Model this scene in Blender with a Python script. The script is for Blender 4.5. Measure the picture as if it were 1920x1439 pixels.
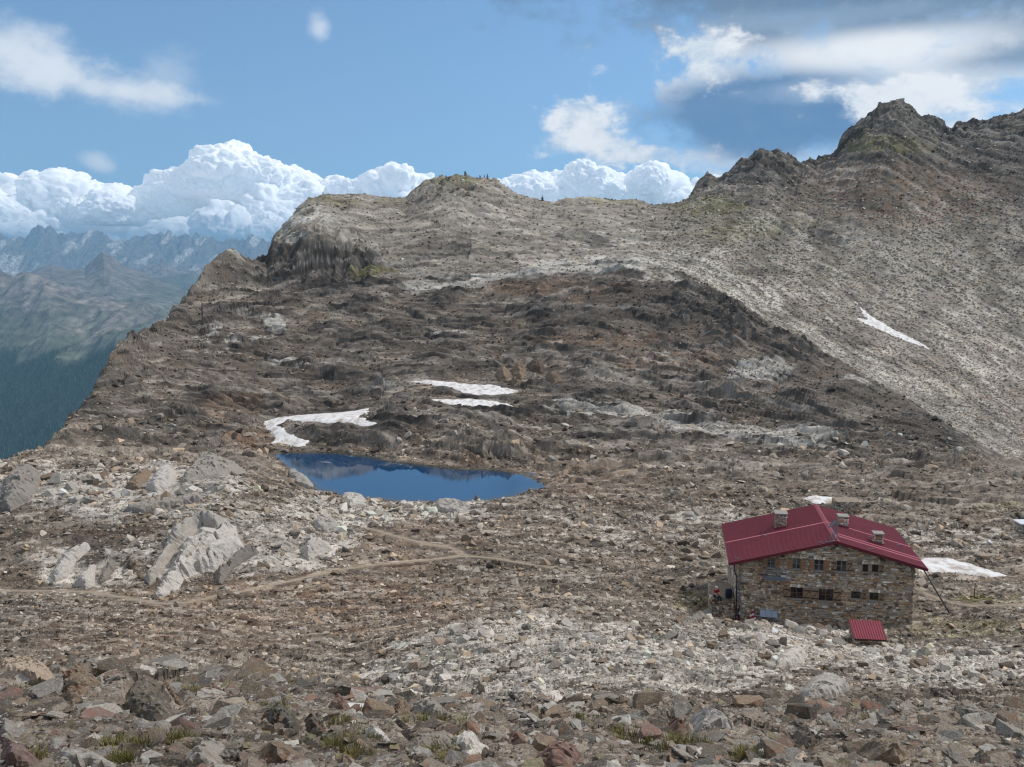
import bpy, bmesh, math, random
import numpy as np
from mathutils import Vector, Matrix, Euler

# ------------------------------------------------------------------ camera, world, sun, exposure
scene = bpy.context.scene
for o in list(bpy.data.objects):
    bpy.data.objects.remove(o)
C = scene.collection
F, CX, CY, HOR = 1663.0, 960.0, 719.5, 472.0          # focal length and centre in photo pixels; eye level
PITCH = math.atan((CY - HOR) / F)
CP, SP = math.cos(PITCH), math.sin(PITCH)

cam_d = bpy.data.cameras.new('camera')
cam_d.sensor_fit = 'HORIZONTAL'; cam_d.sensor_width = 36.0; cam_d.lens = 36.0 * F / 1920.0
cam_d.clip_start = 0.1; cam_d.clip_end = 300000.0
cam = bpy.data.objects.new('camera', cam_d); C.objects.link(cam)
cam.location = (0, 0, 0); cam.rotation_euler = (math.pi / 2 - PITCH, 0, 0)
scene.camera = cam

SUN_EL, SUN_AZ = 50.0, 70.0                            # degrees; azimuth to the right of the view
sun_d = bpy.data.lights.new('sun', 'SUN'); sun_d.energy = 2.8; sun_d.angle = math.radians(4.0)
sun_d.color = (1.0, 0.95, 0.88)
sun = bpy.data.objects.new('sun', sun_d); C.objects.link(sun)
sd = Vector((math.sin(math.radians(SUN_AZ)) * math.cos(math.radians(SUN_EL)),
             math.cos(math.radians(SUN_AZ)) * math.cos(math.radians(SUN_EL)), math.sin(math.radians(SUN_EL))))
sun.rotation_euler = sd.to_track_quat('Z', 'Y').to_euler()
sun.location = sd * 500

scene.view_settings.view_transform = 'Standard'; scene.view_settings.look = 'None'
scene.view_settings.gamma = 1.0; scene.view_settings.use_curve_mapping = False
scene.view_settings.exposure = 0.0
scene.render.engine = 'CYCLES'
scene.cycles.max_bounces = 4; scene.cycles.diffuse_bounces = 2; scene.cycles.glossy_bounces = 2
scene.cycles.volume_bounces = 0; scene.cycles.transparent_max_bounces = 4
scene.cycles.use_denoising = True
scene.cycles.denoiser = 'OPENIMAGEDENOISE'; scene.cycles.denoising_input_passes = 'RGB_ALBEDO_NORMAL'; scene.cycles.denoising_prefilter = 'ACCURATE'
scene.cycles.pixel_filter_type = 'BLACKMAN_HARRIS'; scene.cycles.filter_width = 1.25
scene.cycles.sample_clamp_indirect = 4.0


class NT:
    """small node-graph helper"""
    def __init__(self, tree): self.t = tree; self.n = tree.nodes; self.l = tree.links
    def node(self, typ, **kw):
        nd = self.n.new(typ)
        for k, v in kw.items(): setattr(nd, k, v)
        return nd
    def put(self, sock, v):
        if v is None: return
        if hasattr(v, 'is_linked') or isinstance(v, bpy.types.NodeSocket): self.l.new(v, sock)
        else: sock.default_value = v
    def math(self, op, a, b=None, c=None, clamp=False):
        nd = self.node('ShaderNodeMath', operation=op, use_clamp=clamp)
        for i, v in enumerate((a, b, c)):
            if v is not None: self.put(nd.inputs[i], v)
        return nd.outputs[0]
    def vmath(self, op, a, b=None):
        nd = self.node('ShaderNodeVectorMath', operation=op)
        self.put(nd.inputs[0], a)
        if b is not None: self.put(nd.inputs[1], b)
        return nd.outputs[0]
    def mix(self, fac, a, b, blend='MIX'):
        nd = self.node('ShaderNodeMix', data_type='RGBA', blend_type=blend)
        self.put(nd.inputs[0], fac)
        for i, v in ((6, a), (7, b)):
            if isinstance(v, tuple) and len(v) == 3: v = v + (1.0,)
            self.put(nd.inputs[i], v)
        return nd.outputs[2]
    def smooth(self, v, lo, hi, a=0.0, b=1.0):
        nd = self.node('ShaderNodeMapRange', interpolation_type='SMOOTHSTEP')
        self.put(nd.inputs[0], v)
        for i, x in ((1, lo), (2, hi), (3, a), (4, b)): self.put(nd.inputs[i], x)
        return nd.outputs[0]
    def noise(self, vec, scale, detail=4.0, rough=0.55, dist=0.0):
        nd = self.node('ShaderNodeTexNoise')
        if vec is not None: self.put(nd.inputs['Vector'], vec)
        nd.inputs['Scale'].default_value = scale; nd.inputs['Detail'].default_value = detail
        nd.inputs['Roughness'].default_value = rough; nd.inputs['Distortion'].default_value = dist
        return nd.outputs[0]
    def voro(self, vec, scale, detail=0.0, rough=0.5, feature='F1', lac=2.0):
        nd = self.node('ShaderNodeTexVoronoi', feature=feature)
        if vec is not None: self.put(nd.inputs['Vector'], vec)
        nd.inputs['Scale'].default_value = scale
        if 'Detail' in nd.inputs:
            nd.inputs['Detail'].default_value = detail; nd.inputs['Roughness'].default_value = rough
            nd.inputs['Lacunarity'].default_value = lac
        return nd.outputs['Distance']


def px_dir(x, y):
    """world direction seen at photo pixel (x, y)"""
    a, b = (x - CX) / F, (y - CY) / F
    v = Vector((a, CP - b * SP, -SP - b * CP)); v.normalize()
    return math.degrees(math.atan2(v.x, v.y)), math.degrees(math.asin(v.z))


def build_world():
    w = bpy.data.worlds.new('World'); scene.world = w; w.use_nodes = True
    w.cycles.sampling_method = 'MANUAL'; w.cycles.sample_map_resolution = 512
    g = NT(w.node_tree); g.n.clear()
    out = g.node('ShaderNodeOutputWorld'); bg = g.node('ShaderNodeBackground')
    bg.inputs['Strength'].default_value = 0.1
    g.l.new(bg.outputs[0], out.inputs[0])
    sky = g.node('ShaderNodeTexSky', sky_type='NISHITA')
    sky.sun_disc = False; sky.sun_elevation = math.radians(SUN_EL); sky.sun_rotation = math.radians(SUN_AZ)
    sky.altitude = 2800; sky.air_density = 1.5; sky.dust_density = 1.0; sky.ozone_density = 1.6
    d = g.node('ShaderNodeTexCoord').outputs['Generated']
    lift = g.vmath('NORMALIZE', g.vmath('ADD', g.vmath('MULTIPLY', d, (1.0, 1.0, 0.9)), (0.0, 0.0, 0.17)))
    g.l.new(lift, sky.inputs['Vector'])
    skyc = g.mix(1.0, sky.outputs[0], (1.22, 1.42, 1.46), 'MULTIPLY')
    sx = g.node('ShaderNodeSeparateXYZ'); g.l.new(d, sx.inputs[0])
    X, Y, Z = sx.outputs
    DEG = 180 / math.pi
    el = g.math('MULTIPLY', g.math('ARCSINE', Z), DEG)
    az = g.math('MULTIPLY', g.math('ARCTAN2', X, Y), DEG)
    # flattened direction so that clouds are wider than high
    flat = g.vmath('MULTIPLY', d, (1.0, 1.0, 1.5))
    fbm = g.noise(flat, 15, 8, 0.63, 0.15)
    WHITE = (9.4, 9.6, 9.9)
    col = skyc
    # scattered cloud over the rest of the sky
    gen = g.noise(flat, 2.6, 3, 0.55)
    ga = g.math('MULTIPLY', g.smooth(g.math('ADD', gen, g.math('MULTIPLY', g.math('SUBTRACT', fbm, 0.5), 0.3)), 0.38, 0.56), g.smooth(el, 17, 27))
    col = g.mix(g.math('MULTIPLY', ga, 0.9), col, g.mix(g.smooth(gen, 0.55, 0.8), (8.5, 8.8, 9.2), (5.0, 5.6, 6.3)))
    fb2 = g.math('MULTIPLY', g.math('SUBTRACT', fbm, 0.5), 2.2)

    def blob(px, py, rx, ry, wob=1.5, rot=0.0):
        a0, e0 = px_dir(px, py)
        da, de = g.math('SUBTRACT', az, a0), g.math('SUBTRACT', el, e0)
        if rot:
            c, s = math.cos(rot), math.sin(rot)
            da, de = (g.math('ADD', g.math('MULTIPLY', da, c), g.math('MULTIPLY', de, s)),
                      g.math('SUBTRACT', g.math('MULTIPLY', de, c), g.math('MULTIPLY', da, s)))
        u = g.math('DIVIDE', da, rx / 29.0); v = g.math('DIVIDE', de, ry / 29.0)
        r = g.math('SQRT', g.math('ADD', g.math('MULTIPLY', u, u), g.math('MULTIPLY', v, v)))
        return g.math('ADD', g.math('SUBTRACT', 1.0, r), g.math('MULTIPLY', fb2, wob))

    def over(col, a, c, amount): return g.mix(g.math('MULTIPLY', a, amount), col, c)
    # thin veil, left
    for (x, y, rx, ry, rot, am) in ((20, 100, 150, 70, -0.3, .80), (130, 148, 220, 46, -0.16, .85), (250, 172, 170, 24, -0.06, .75),
                                    (320, 150, 60, 60, .5, .30), (600, 55, 26, 34, 0, .65), (188, 306, 40, 20, -.4, .6)):
        col = over(col, g.smooth(blob(x, y, rx, ry, 0.9, rot), 0.0, 1.0), (8.0, 8.6, 9.4), am)
    # large mass, right: bright body, blue-grey hollows
    fold = g.smooth(fbm, 0.36, 0.62)
    bodycol = g.mix(fold, (5.6, 6.6, 7.9), (9.1, 9.4, 9.8))
    col = over(col, g.smooth(blob(1640, 110, 470, 160, 1.2), 0.0, 0.6), bodycol, 0.94)
    col = over(col, g.smooth(blob(1340, 175, 130, 140, 1.5), 0.0, 0.6), bodycol, 0.85)
    col = over(col, g.smooth(blob(1400, 292, 330, 34, 1.5), 0.0, 0.9), (8.2, 8.7, 9.4), 0.75)
    col = over(col, g.smooth(blob(1445, 215, 275, 100, 0.55), 0.0, 0.5), (1.0, 2.25, 4.4), 0.95)
    col = over(col, g.smooth(blob(1640, 165, 260, 30, 0.5), 0.0, 0.8), (4.6, 5.7, 7.2), 0.6)
    col = over(col, g.smooth(blob(1660, -60, 680, 160, 0.75), 0.0, 0.6), (1.5, 2.4, 3.8), 0.95)
    col = over(col, g.smooth(blob(1960, 85, 200, 50, 0.7), 0.0, 0.7), (1.9, 2.9, 4.4), 0.88)
    col = over(col, g.smooth(blob(1650, 92, 270, 44, 0.6), 0.0, 0.8), WHITE, 0.92)
    col = over(col, g.smooth(blob(1500, 35, 330, 26, 0.9), 0.0, 0.8), (3.2, 4.4, 6.0), 0.5)
    for (x, y, rx, ry, rot, am) in ((1100, 238, 90, 56, -.5, .96), (1085, 215, 60, 40, 0, .9), (1170, 278, 90, 32, -.3, .9), (1060, 270, 60, 30, 0, .8), (1315, 98, 90, 58, -.3, .95), (1690, 186, 140, 44, 0, .95), (1790, 240, 90, 34, 0, .7), (1240, 290, 110, 30, 0, .6)):
        col = over(col, g.smooth(blob(x, y, rx, ry, 1.7, rot), 0.0, 0.7), g.mix(fold, (5.6, 6.7, 8.0), (9.4, 9.6, 9.9)), am)
    g.l.new(col, bg.inputs['Color'])


build_world()

# ------------------------------------------------------------------ helpers
RNG = np.random.default_rng(7)
rnd = random.Random(11)


def lin(r, g, b):
    f = lambda c: (c / 255.0 / 12.92) if c / 255.0 <= 0.04045 else ((c / 255.0 + 0.055) / 1.055) ** 2.4
    return np.array([f(r), f(g), f(b)])


def t_of(y): return np.tan(np.arctan((np.asarray(y, float) - CY) / F) + PITCH)


def P(x, y, Yd):
    t = float(t_of(y)); z = -t * Yd
    return Vector(((x - CX) / F * (Yd * CP - z * SP), Yd, z))


def proj(X, Y, Z):
    D = Y * CP - Z * SP; v = -(Z * CP + Y * SP)
    return CX + F * X / D, CY + F * v / D


def hash2(ix, iy, seed):
    h = ix.astype(np.uint32) * np.uint32(374761393) + iy.astype(np.uint32) * np.uint32(668265263) + np.uint32((seed * 1442695041) & 0xFFFFFFFF)
    h = (h ^ (h >> np.uint32(13))) * np.uint32(1274126177)
    h = (h ^ (h >> np.uint32(16))) * np.uint32(2246822519)
    return ((h ^ (h >> np.uint32(15))) & np.uint32(0xFFFFFF)).astype(np.float32) * np.float32(1 / 16777216.0)


def perlin(x, y, seed=0):
    x0, y0 = np.floor(x), np.floor(y); fx, fy = (x - x0).astype(np.float32), (y - y0).astype(np.float32)
    ix, iy = x0.astype(np.int32), y0.astype(np.int32)
    u = fx * fx * fx * (fx * (fx * 6 - 15) + 10); v = fy * fy * fy * (fy * (fy * 6 - 15) + 10)
    def gr(i, j):
        a = hash2(ix + i, iy + j, seed) * np.float32(2 * math.pi)
        return np.cos(a) * (fx - i) + np.sin(a) * (fy - j)
    n0 = gr(0, 0) * (1 - u) + gr(1, 0) * u; n1 = gr(0, 1) * (1 - u) + gr(1, 1) * u
    return (n0 * (1 - v) + n1 * v) * 1.5


def fbm(x, y, seed=0, octv=4, gain=0.5):
    s = 0; a = 1.0; k = 1.0
    for o in range(octv):
        s = s + a * perlin(x * k + 17.3 * o, y * k - 9.1 * o, seed + o); a *= gain; k *= 2.03
    return s


def ridged(x, y, seed=0, octv=4, gain=0.5):
    s = 0; a = 1.0; k = 1.0
    for o in range(octv):
        s = s + a * (1 - 2 * np.abs(perlin(x * k + 7.7 * o, y * k + 3.3 * o, seed + o))); a *= gain; k *= 2.07
    return s


def facet(x, y, cell, seed, ani=1.0, ang=0.0):
    """broken angular blocks: height in cell units, random tint per block, distance to the block's edge"""
    c, s = math.cos(ang), math.sin(ang)
    u = (x * c + y * s) / (cell * ani); v = (-x * s + y * c) / cell
    iu, iv = np.floor(u).astype(np.int32), np.floor(v).astype(np.int32)
    u = (u - iu).astype(np.float32); v = (v - iv).astype(np.float32)
    b1 = np.full(u.shape, 9.0, np.float32); b2 = b1.copy()
    hh = np.zeros(u.shape, np.float32); tt = hh.copy()
    for i in (-1, 0, 1):
        for j in (-1, 0, 1):
            ci, cj = iu + i, iv + j
            r1 = hash2(ci, cj, seed); r2 = hash2(ci, cj, seed + 71)
            dx, dy = u - (i + 0.1 + 0.8 * r1), v - (j + 0.1 + 0.8 * r2)
            dd = dx * dx + dy * dy
            r3 = hash2(ci, cj, seed + 131); r4 = (r1 * 57.31 + r3 * 3.7) % 1.0
            h = (r3 - 0.5) * 0.9 + dx * (r1 - 0.5) * 1.5 + dy * (r4 - 0.42) * 1.5
            m = dd < b1
            b2 = np.where(m, b1, np.minimum(b2, dd)); hh = np.where(m, h, hh); tt = np.where(m, (r2 * 31.7 + r3 * 7.3) % 1.0, tt)
            b1 = np.where(m, dd, b1)
    return hh, tt, np.sqrt(b2) - np.sqrt(b1)


def ss(v, lo, hi):
    k = np.clip((v - lo) / (hi - lo), 0, 1); return k * k * (3 - 2 * k)


# ------------------------------------------------------------------ materials
MATS = {}


def principled(name, rough=0.9, spec=0.25):
    m = bpy.data.materials.new(name); m.use_nodes = True
    g = NT(m.node_tree); b = g.n['Principled BSDF']
    b.inputs['Roughness'].default_value = rough
    b.inputs['Specular IOR Level'].default_value = spec
    return m, g, b


def rock_material(name, base, alt, lichen=0.0, rust=0.0, scale=1.0, attr=None, contrast=0.5, bump=0.4, spots=0.0):
    """weathered stone: mottled colour, layered streaks, rust stains, lichen"""
    if name in MATS: return MATS[name]
    m, g, b = principled(name)
    tc = g.node('ShaderNodeTexCoord'); geo = g.node('ShaderNodeNewGeometry')
    pos = tc.outputs['Object'] if attr is None else geo.outputs['Position']
    if attr is None:
        oi = g.node('ShaderNodeObjectInfo')
        pos = g.vmath('ADD', pos, g.vmath('MULTIPLY', oi.outputs['Location'], (0.37, 0.37, 0.37)))
        c0 = g.mix(g.math('MULTIPLY', oi.outputs['Random'], 0.9), tuple(base), tuple(alt))
        c0 = g.mix(1.0, c0, g.mix(g.math('FRACT', g.math('MULTIPLY', oi.outputs['Random'], 7.31)), (0.72, 0.72, 0.72), (1.25, 1.25, 1.25)), 'MULTIPLY')
    else:
        at = g.node('ShaderNodeAttribute', attribute_type=attr[0], attribute_name=attr[1]); c0 = at.outputs['Color']
    n1 = g.noise(pos, 3.0 * scale, 8, 0.65)
    n2 = g.noise(g.vmath('MULTIPLY', pos, (1.0, 1.0, 5.0)), 4.0 * scale, 6, 0.6, 0.4)
    k = g.math('ADD', g.math('MULTIPLY', g.math('SUBTRACT', n1, 0.5), contrast * 2.0), g.math('MULTIPLY', g.math('SUBTRACT', n2, 0.5), contrast * 1.4))
    k = g.math('ADD', k, 1.0)
    kk = g.node('ShaderNodeCombineXYZ')
    for i in range(3): g.l.new(k, kk.inputs[i])
    col = g.mix(1.0, c0, kk.outputs[0], 'MULTIPLY')
    if rust: col = g.mix(g.math('MULTIPLY', g.smooth(g.noise(pos, 1.7 * scale, 5, 0.6), 0.52, 0.68), rust), col, tuple(lin(136, 84, 58)))
    if lichen:
        col = g.mix(g.math('MULTIPLY', g.smooth(g.noise(pos, 6.5 * scale, 5, 0.7), 0.56, 0.64), lichen), col, tuple(lin(134, 132, 74)))
    if spots:
        col = g.mix(g.math('MULTIPLY', g.smooth(g.noise(pos, 11 * scale, 3, 0.6), 0.57, 0.63), spots), col, tuple(lin(44, 44, 46)))
        col = g.mix(g.math('MULTIPLY', g.smooth(g.noise(g.vmath('ADD', pos, (5, 3, 1)), 8 * scale, 4, 0.6), 0.58, 0.65), spots), col, tuple(lin(178, 178, 172)))
    g.l.new(col, b.inputs['Base Color'])
    bp = g.node('ShaderNodeBump'); bp.inputs['Strength'].default_value = bump; bp.inputs['Distance'].default_value = 0.12 / scale
    g.l.new(g.math('ADD', n1, n2), bp.inputs['Height']); g.l.new(bp.outputs[0], b.inputs['Normal'])
    MATS[name] = m
    return m


def plain_material(name, rgb, rough=0.7, var=0.18, scale=6.0, metallic=0.0, spec=0.3, stretch=(1, 1, 1)):
    if name in MATS: return MATS[name]
    m, g, b = principled(name, rough, spec)
    b.inputs['Metallic'].default_value = metallic
    tc = g.node('ShaderNodeTexCoord').outputs['Object']
    n = g.noise(g.vmath('MULTIPLY', tc, stretch), scale, 6, 0.6)
    c = np.array(rgb)
    col = g.mix(n, tuple(np.clip(c * (1 - var * 1.6), 0, 1)), tuple(np.clip(c * (1 + var * 1.6), 0, 1)))
    g.l.new(col, b.inputs['Base Color'])
    MATS[name] = m
    return m


# ------------------------------------------------------------------ object helpers
def tag(o, label=None, cat=None, group=None, kind=None):
    if label: o['label'] = label
    if cat: o['category'] = cat
    if group: o['group'] = group
    if kind: o['kind'] = kind
    return o


def obj(name, mesh, mat=None, parent=None):
    o = bpy.data.objects.new(name, mesh); C.objects.link(o)
    if mat is not None and not mesh.materials: mesh.materials.append(mat)
    if parent is not None: o.parent = parent
    return o


def empty(name, loc=(0, 0, 0), rz=0.0):
    o = bpy.data.objects.new(name, None); C.objects.link(o); o.location = loc; o.rotation_euler = (0, 0, rz)
    o.empty_display_size = 0.2
    return o


def mesh_np(name, verts, quads=None, tris=None):
    me = bpy.data.meshes.new(name)
    verts = np.asarray(verts, np.float32)
    me.vertices.add(len(verts)); me.vertices.foreach_set('co', verts.ravel())
    fl = quads if quads is not None else tris
    if fl is not None:
        fl = np.asarray(fl, np.int32); k = fl.shape[1]
        me.loops.add(fl.size); me.loops.foreach_set('vertex_index', fl.ravel())
        me.polygons.add(len(fl)); me.polygons.foreach_set('loop_start', np.arange(0, fl.size, k, dtype=np.int32))
    me.update(calc_edges=True)
    if fl is not None: me.polygons.foreach_set('use_smooth', [False] * len(me.polygons))
    return me


def grid_quads(nr, nc):
    i = np.arange(nr - 1)[:, None] * nc + np.arange(nc - 1)[None, :]
    return np.stack([i, i + 1, i + nc + 1, i + nc], -1).reshape(-1, 4)


class MB:
    """collects boxes, bars, tubes and polygons; build() links them as one mesh object"""
    def __init__(self): self.v = []; self.f = []
    def add(self, vs, fs):
        n = len(self.v); self.v += [tuple(v) for v in vs]; self.f += [tuple(i + n for i in f) for f in fs]; return self
    def box(self, x0, x1, y0, y1, z0, z1):
        vs = [(x, y, z) for z in (z0, z1) for y in (y0, y1) for x in (x0, x1)]
        return self.add(vs, [(0, 2, 3, 1), (4, 5, 7, 6), (0, 1, 5, 4), (2, 6, 7, 3), (0, 4, 6, 2), (1, 3, 7, 5)])
    def bar(self, a, b, w, h=None):
        a, b = Vector(a), Vector(b); h = h or w
        d = (b - a).normalized(); s = d.cross(Vector((0, 0, 1)))
        if s.length < 1e-4: s = Vector((1, 0, 0))
        s.normalize(); u = s.cross(d)
        vs = [p + s * i * w / 2 + u * j * h / 2 for p in (a, b) for (i, j) in ((-1, -1), (1, -1), (1, 1), (-1, 1))]
        return self.add(vs, [(0, 1, 2, 3), (7, 6, 5, 4), (0, 4, 5, 1), (1, 5, 6, 2), (2, 6, 7, 3), (3, 7, 4, 0)])
    def tube(self, pts, r, n=8):
        pts = [Vector(p) for p in pts]; rs = r if isinstance(r, (list, tuple)) else [r] * len(pts)
        rings = []
        for i, p in enumerate(pts):
            d = (pts[min(i + 1, len(pts) - 1)] - pts[max(i - 1, 0)]).normalized()
            s = d.cross(Vector((0.3, 0.2, 1))); s.normalize(); u = s.cross(d)
            rings.append([p + (s * math.cos(k * 2 * math.pi / n) + u * math.sin(k * 2 * math.pi / n)) * rs[i] for k in range(n)])
        vs = [q for rr in rings for q in rr]; fs = []
        for i in range(len(pts) - 1):
            for k in range(n):
                fs.append((i * n + k, i * n + (k + 1) % n, (i + 1) * n + (k + 1) % n, (i + 1) * n + k))
        fs.append(tuple(range(n))[::-1]); fs.append(tuple((len(pts) - 1) * n + k for k in range(n)))
        return self.add(vs, fs)
    def poly(self, pts, thick):
        """flat polygon extruded along the vector thick"""
        n = len(pts); pts = [Vector(p) for p in pts]; th = Vector(thick)
        vs = pts + [p + th for p in pts]
        fs = [tuple(range(n)), tuple(range(2 * n - 1, n - 1, -1))] + [(i, i + n, (i + 1) % n + n, (i + 1) % n) for i in range(n)]
        return self.add(vs, fs)
    def mesh(self, name):
        me = bpy.data.meshes.new(name); me.from_pydata(self.v, [], self.f); me.update()
        bm = bmesh.new(); bm.from_mesh(me); bmesh.ops.recalc_face_normals(bm, faces=bm.faces); bm.to_mesh(me); bm.free()
        return me
    def build(self, name, mat, parent=None, smooth=False):
        me = self.mesh(name)
        if smooth: me.polygons.foreach_set('use_smooth', [True] * len(me.polygons))
        return obj(name, me, mat, parent)


# ------------------------------------------------------------------ near terrain
# guide lines of the relief, near to far: (pixel column, pixel row, distance ahead in metres)
K = [
 [(-400, 1800, 3.0), (960, 1800, 3.0), (2300, 1800, 3.0)],
 [(-400, 1445, 9.0), (0, 1445, 9.0), (960, 1445, 9.5), (2300, 1445, 9.5)],
 [(-400, 1262, 21), (0, 1250, 21), (150, 1256, 21), (300, 1262, 21), (450, 1275, 20.5), (560, 1292, 20), (700, 1322, 18), (850, 1338, 17), (950, 1355, 16),
  (1050, 1352, 15.5), (1200, 1375, 14.5), (1330, 1352, 15), (1450, 1385, 14), (1600, 1392, 13.5), (1750, 1400, 13), (1920, 1402, 13), (2300, 1400, 13)],
 [(-400, 1250, 40), (0, 1243, 40), (300, 1250, 40), (450, 1264, 38), (560, 1280, 33), (700, 1305, 28), (850, 1322, 24), (1050, 1335, 21), (1250, 1350, 19), (1450, 1362, 18), (1920, 1378, 17), (2300, 1378, 17)],
 [(-400, 1195, 52), (0, 1195, 52), (400, 1200, 51), (650, 1225, 46), (800, 1190, 47), (900, 1172, 48), (1050, 1160, 50), (1250, 1164, 52), (1400, 1182, 55), (1600, 1217, 55.5), (1750, 1210, 56), (1920, 1202, 55), (2300, 1200, 55)],
 [(-400, 1130, 71), (0, 1130, 71), (400, 1135, 70), (700, 1145, 67), (1000, 1136, 66), (1250, 1142, 66), (1380, 1162, 69), (1550, 1167, 69.8), (1712, 1168, 69.2), (1850, 1142, 71), (1920, 1135, 72), (2300, 1130, 72)],
 [(-400, 1100, 81), (0, 1105, 80), (300, 1115, 77), (480, 1100, 80), (660, 1066, 87), (880, 1042, 93), (1000, 1055, 90), (1150, 1075, 86), (1350, 1100, 82), (1550, 1118, 80), (1712, 1112, 80), (1920, 1095, 83), (2300, 1095, 83)],
 [(-400, 1000, 93), (0, 1000, 93), (200, 985, 95), (400, 965, 97), (600, 990, 99), (880, 995, 103), (1100, 1000, 104), (1400, 1000, 105), (1700, 1010, 104), (1920, 1010, 103), (2300, 1010, 103)],
 [(-400, 935, 106), (0, 925, 108), (200, 900, 114), (400, 885, 119), (550, 915, 124), (720, 944, 120), (850, 946, 120), (1018, 930, 123), (1200, 925, 124), (1400, 920, 124), (1700, 925, 124), (1920, 930, 122), (2300, 935, 121)],
 [(-400, 900, 120), (0, 868, 122), (130, 838, 138), (300, 850, 142), (480, 846, 153), (600, 846, 153), (700, 849, 152), (850, 868, 145), (1018, 899, 135), (1200, 890, 137), (1500, 890, 137), (1750, 890, 136), (1920, 900, 134), (2300, 910, 131)],
 [(-400, 820, 143), (0, 805, 145), (130, 775, 155), (300, 795, 160), (500, 805, 166), (600, 788, 162), (700, 783, 163), (850, 808, 158), (950, 846, 150), (1018, 858, 149), (1200, 840, 154), (1500, 840, 154), (1750, 845, 152), (1900, 891, 137.5), (2300, 975, 133)],
 [(-400, 760, 162), (0, 740, 164), (165, 740, 163), (300, 740, 178), (500, 777, 178), (640, 774, 180), (800, 755, 182), (960, 757, 182), (1100, 770, 178), (1300, 790, 172), (1500, 800, 168), (1650, 805, 165), (1760, 820, 160), (1900, 887, 139.5), (2300, 970, 134.5)],
 [(-400, 660, 185), (0, 650, 186), (200, 655, 185), (300, 645, 212), (500, 650, 220), (800, 640, 222), (960, 640, 225), (1100, 620, 226), (1300, 640, 215), (1430, 680, 200), (1600, 740, 183), (1760, 802, 166), (1900, 884, 141.5), (2300, 965, 136)],
 [(-400, 560, 218), (0, 560, 218), (200, 570, 224), (350, 555, 235), (430, 547, 243), (500, 552, 248), (600, 530, 256), (700, 526, 258), (800, 530, 258), (960, 515, 262), (1080, 500, 262), (1180, 497, 261), (1250, 505, 258), (1330, 537, 247), (1430, 600, 222), (1520, 650, 207), (1600, 695, 194), (1680, 738, 184), (1760, 790, 170), (1830, 840, 156), (1900, 880, 144), (2300, 960, 138)],
 [(-400, 530, 232), (0, 530, 232), (350, 535, 243), (430, 532, 250), (500, 546, 256), (600, 518, 266), (700, 515, 268), (800, 510, 270), (960, 503, 273), (1080, 496, 276), (1180, 490, 278), (1250, 498, 279), (1330, 530, 270), (1430, 595, 250), (1520, 645, 234), (1600, 690, 220), (1680, 732, 209), (1760, 784, 194), (1830, 833, 180), (1900, 873, 167), (2300, 940, 155)],
 [(-400, 500, 250), (0, 500, 250), (350, 510, 252), (400, 484, 255), (430, 472, 257), (450, 486, 260), (480, 500, 264), (510, 494, 265), (570, 462, 268), (620, 455, 271), (700, 462, 281), (860, 430, 296), (1040, 435, 304), (1200, 445, 308), (1330, 450, 305), (1430, 470, 300), (1600, 555, 277), (1760, 620, 262), (1920, 700, 245), (2300, 760, 230)],
]
SKY = [(-400, 965, 93), (-250, 935, 102), (0, 868, 122), (55, 852, 129), (80, 845, 132), (130, 775, 155), (155, 752, 160), (167, 735, 164), (195, 672, 182), (203, 652, 186), (250, 618, 205), (310, 590, 222), (350, 553, 236),
       (385, 502, 250), (410, 477, 256), (428, 466, 259), (440, 469, 260), (455, 484, 263), (478, 498, 267), (500, 492, 272), (508, 462, 280), (514, 450, 282), (530, 432, 287), (545, 408, 291), (560, 390, 296), (575, 377, 300), (600, 369, 303),
       (655, 364, 312), (700, 373, 318), (762, 373, 325), (795, 346, 330), (830, 336, 332), (880, 337, 334), (930, 347, 337), (962, 362, 339), (1000, 376, 341), (1040, 384, 342), (1056, 377, 344), (1140, 374, 348), (1190, 378, 350), (1222, 386, 352),
       (1268, 381, 355), (1290, 372, 357), (1308, 345, 360), (1325, 334, 361), (1345, 339, 362), (1360, 328, 364), (1400, 299, 370), (1430, 293, 371), (1470, 295, 374), (1490, 308, 376), (1530, 311, 379), (1568, 299, 382), (1575, 272, 384),
       (1610, 240, 388), (1640, 210, 391), (1665, 200, 393), (1682, 195, 394), (1702, 206, 395), (1724, 224, 396), (1758, 232, 397), (1785, 250, 398), (1792, 240, 400), (1840, 236, 402), (1890, 226, 404), (1920, 213, 405), (2050, 190, 408), (2300, 215, 412)]
def stretch(Yd): return Yd if Yd < 180 else 180 + (Yd - 180) * 1.42
K = [[(p[0], p[1], stretch(p[2])) for p in k] for k in K]; SKY = [(p[0], p[1], stretch(p[2])) for p in SKY]
NC = 880
S_ = np.linspace(-0.72, 0.72, NC)
ylist = np.concatenate([np.geomspace(2.5, 8, 24)[:-1], np.geomspace(8, 25, 190)[:-1], np.geomspace(25, 60, 160)[:-1], np.geomspace(60, 150, 270)[:-1], np.geomspace(150, 530, 540)[:-1], np.geomspace(530, 800, 26)])
NR = len(ylist)


def to_s(x, y): return (x - CX) / F * (CP + t_of(y) * SP)


def line_on_cols(pts, smooth=7):
    s = np.array([to_s(p[0], p[1]) for p in pts]); r = np.array([p[1] for p in pts], float); Yv = np.log([p[2] for p in pts])
    o = np.argsort(s)
    a, b = np.interp(S_, s[o], r[o]), np.interp(S_, s[o], Yv[o])
    if smooth > 1:
        k = np.hanning(smooth * 2 + 3)[1:-1]; k /= k.sum(); h = smooth
        a = np.convolve(np.pad(a, h, 'edge'), k, 'valid'); b = np.convolve(np.pad(b, h, 'edge'), k, 'valid')
    return a, b


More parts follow.
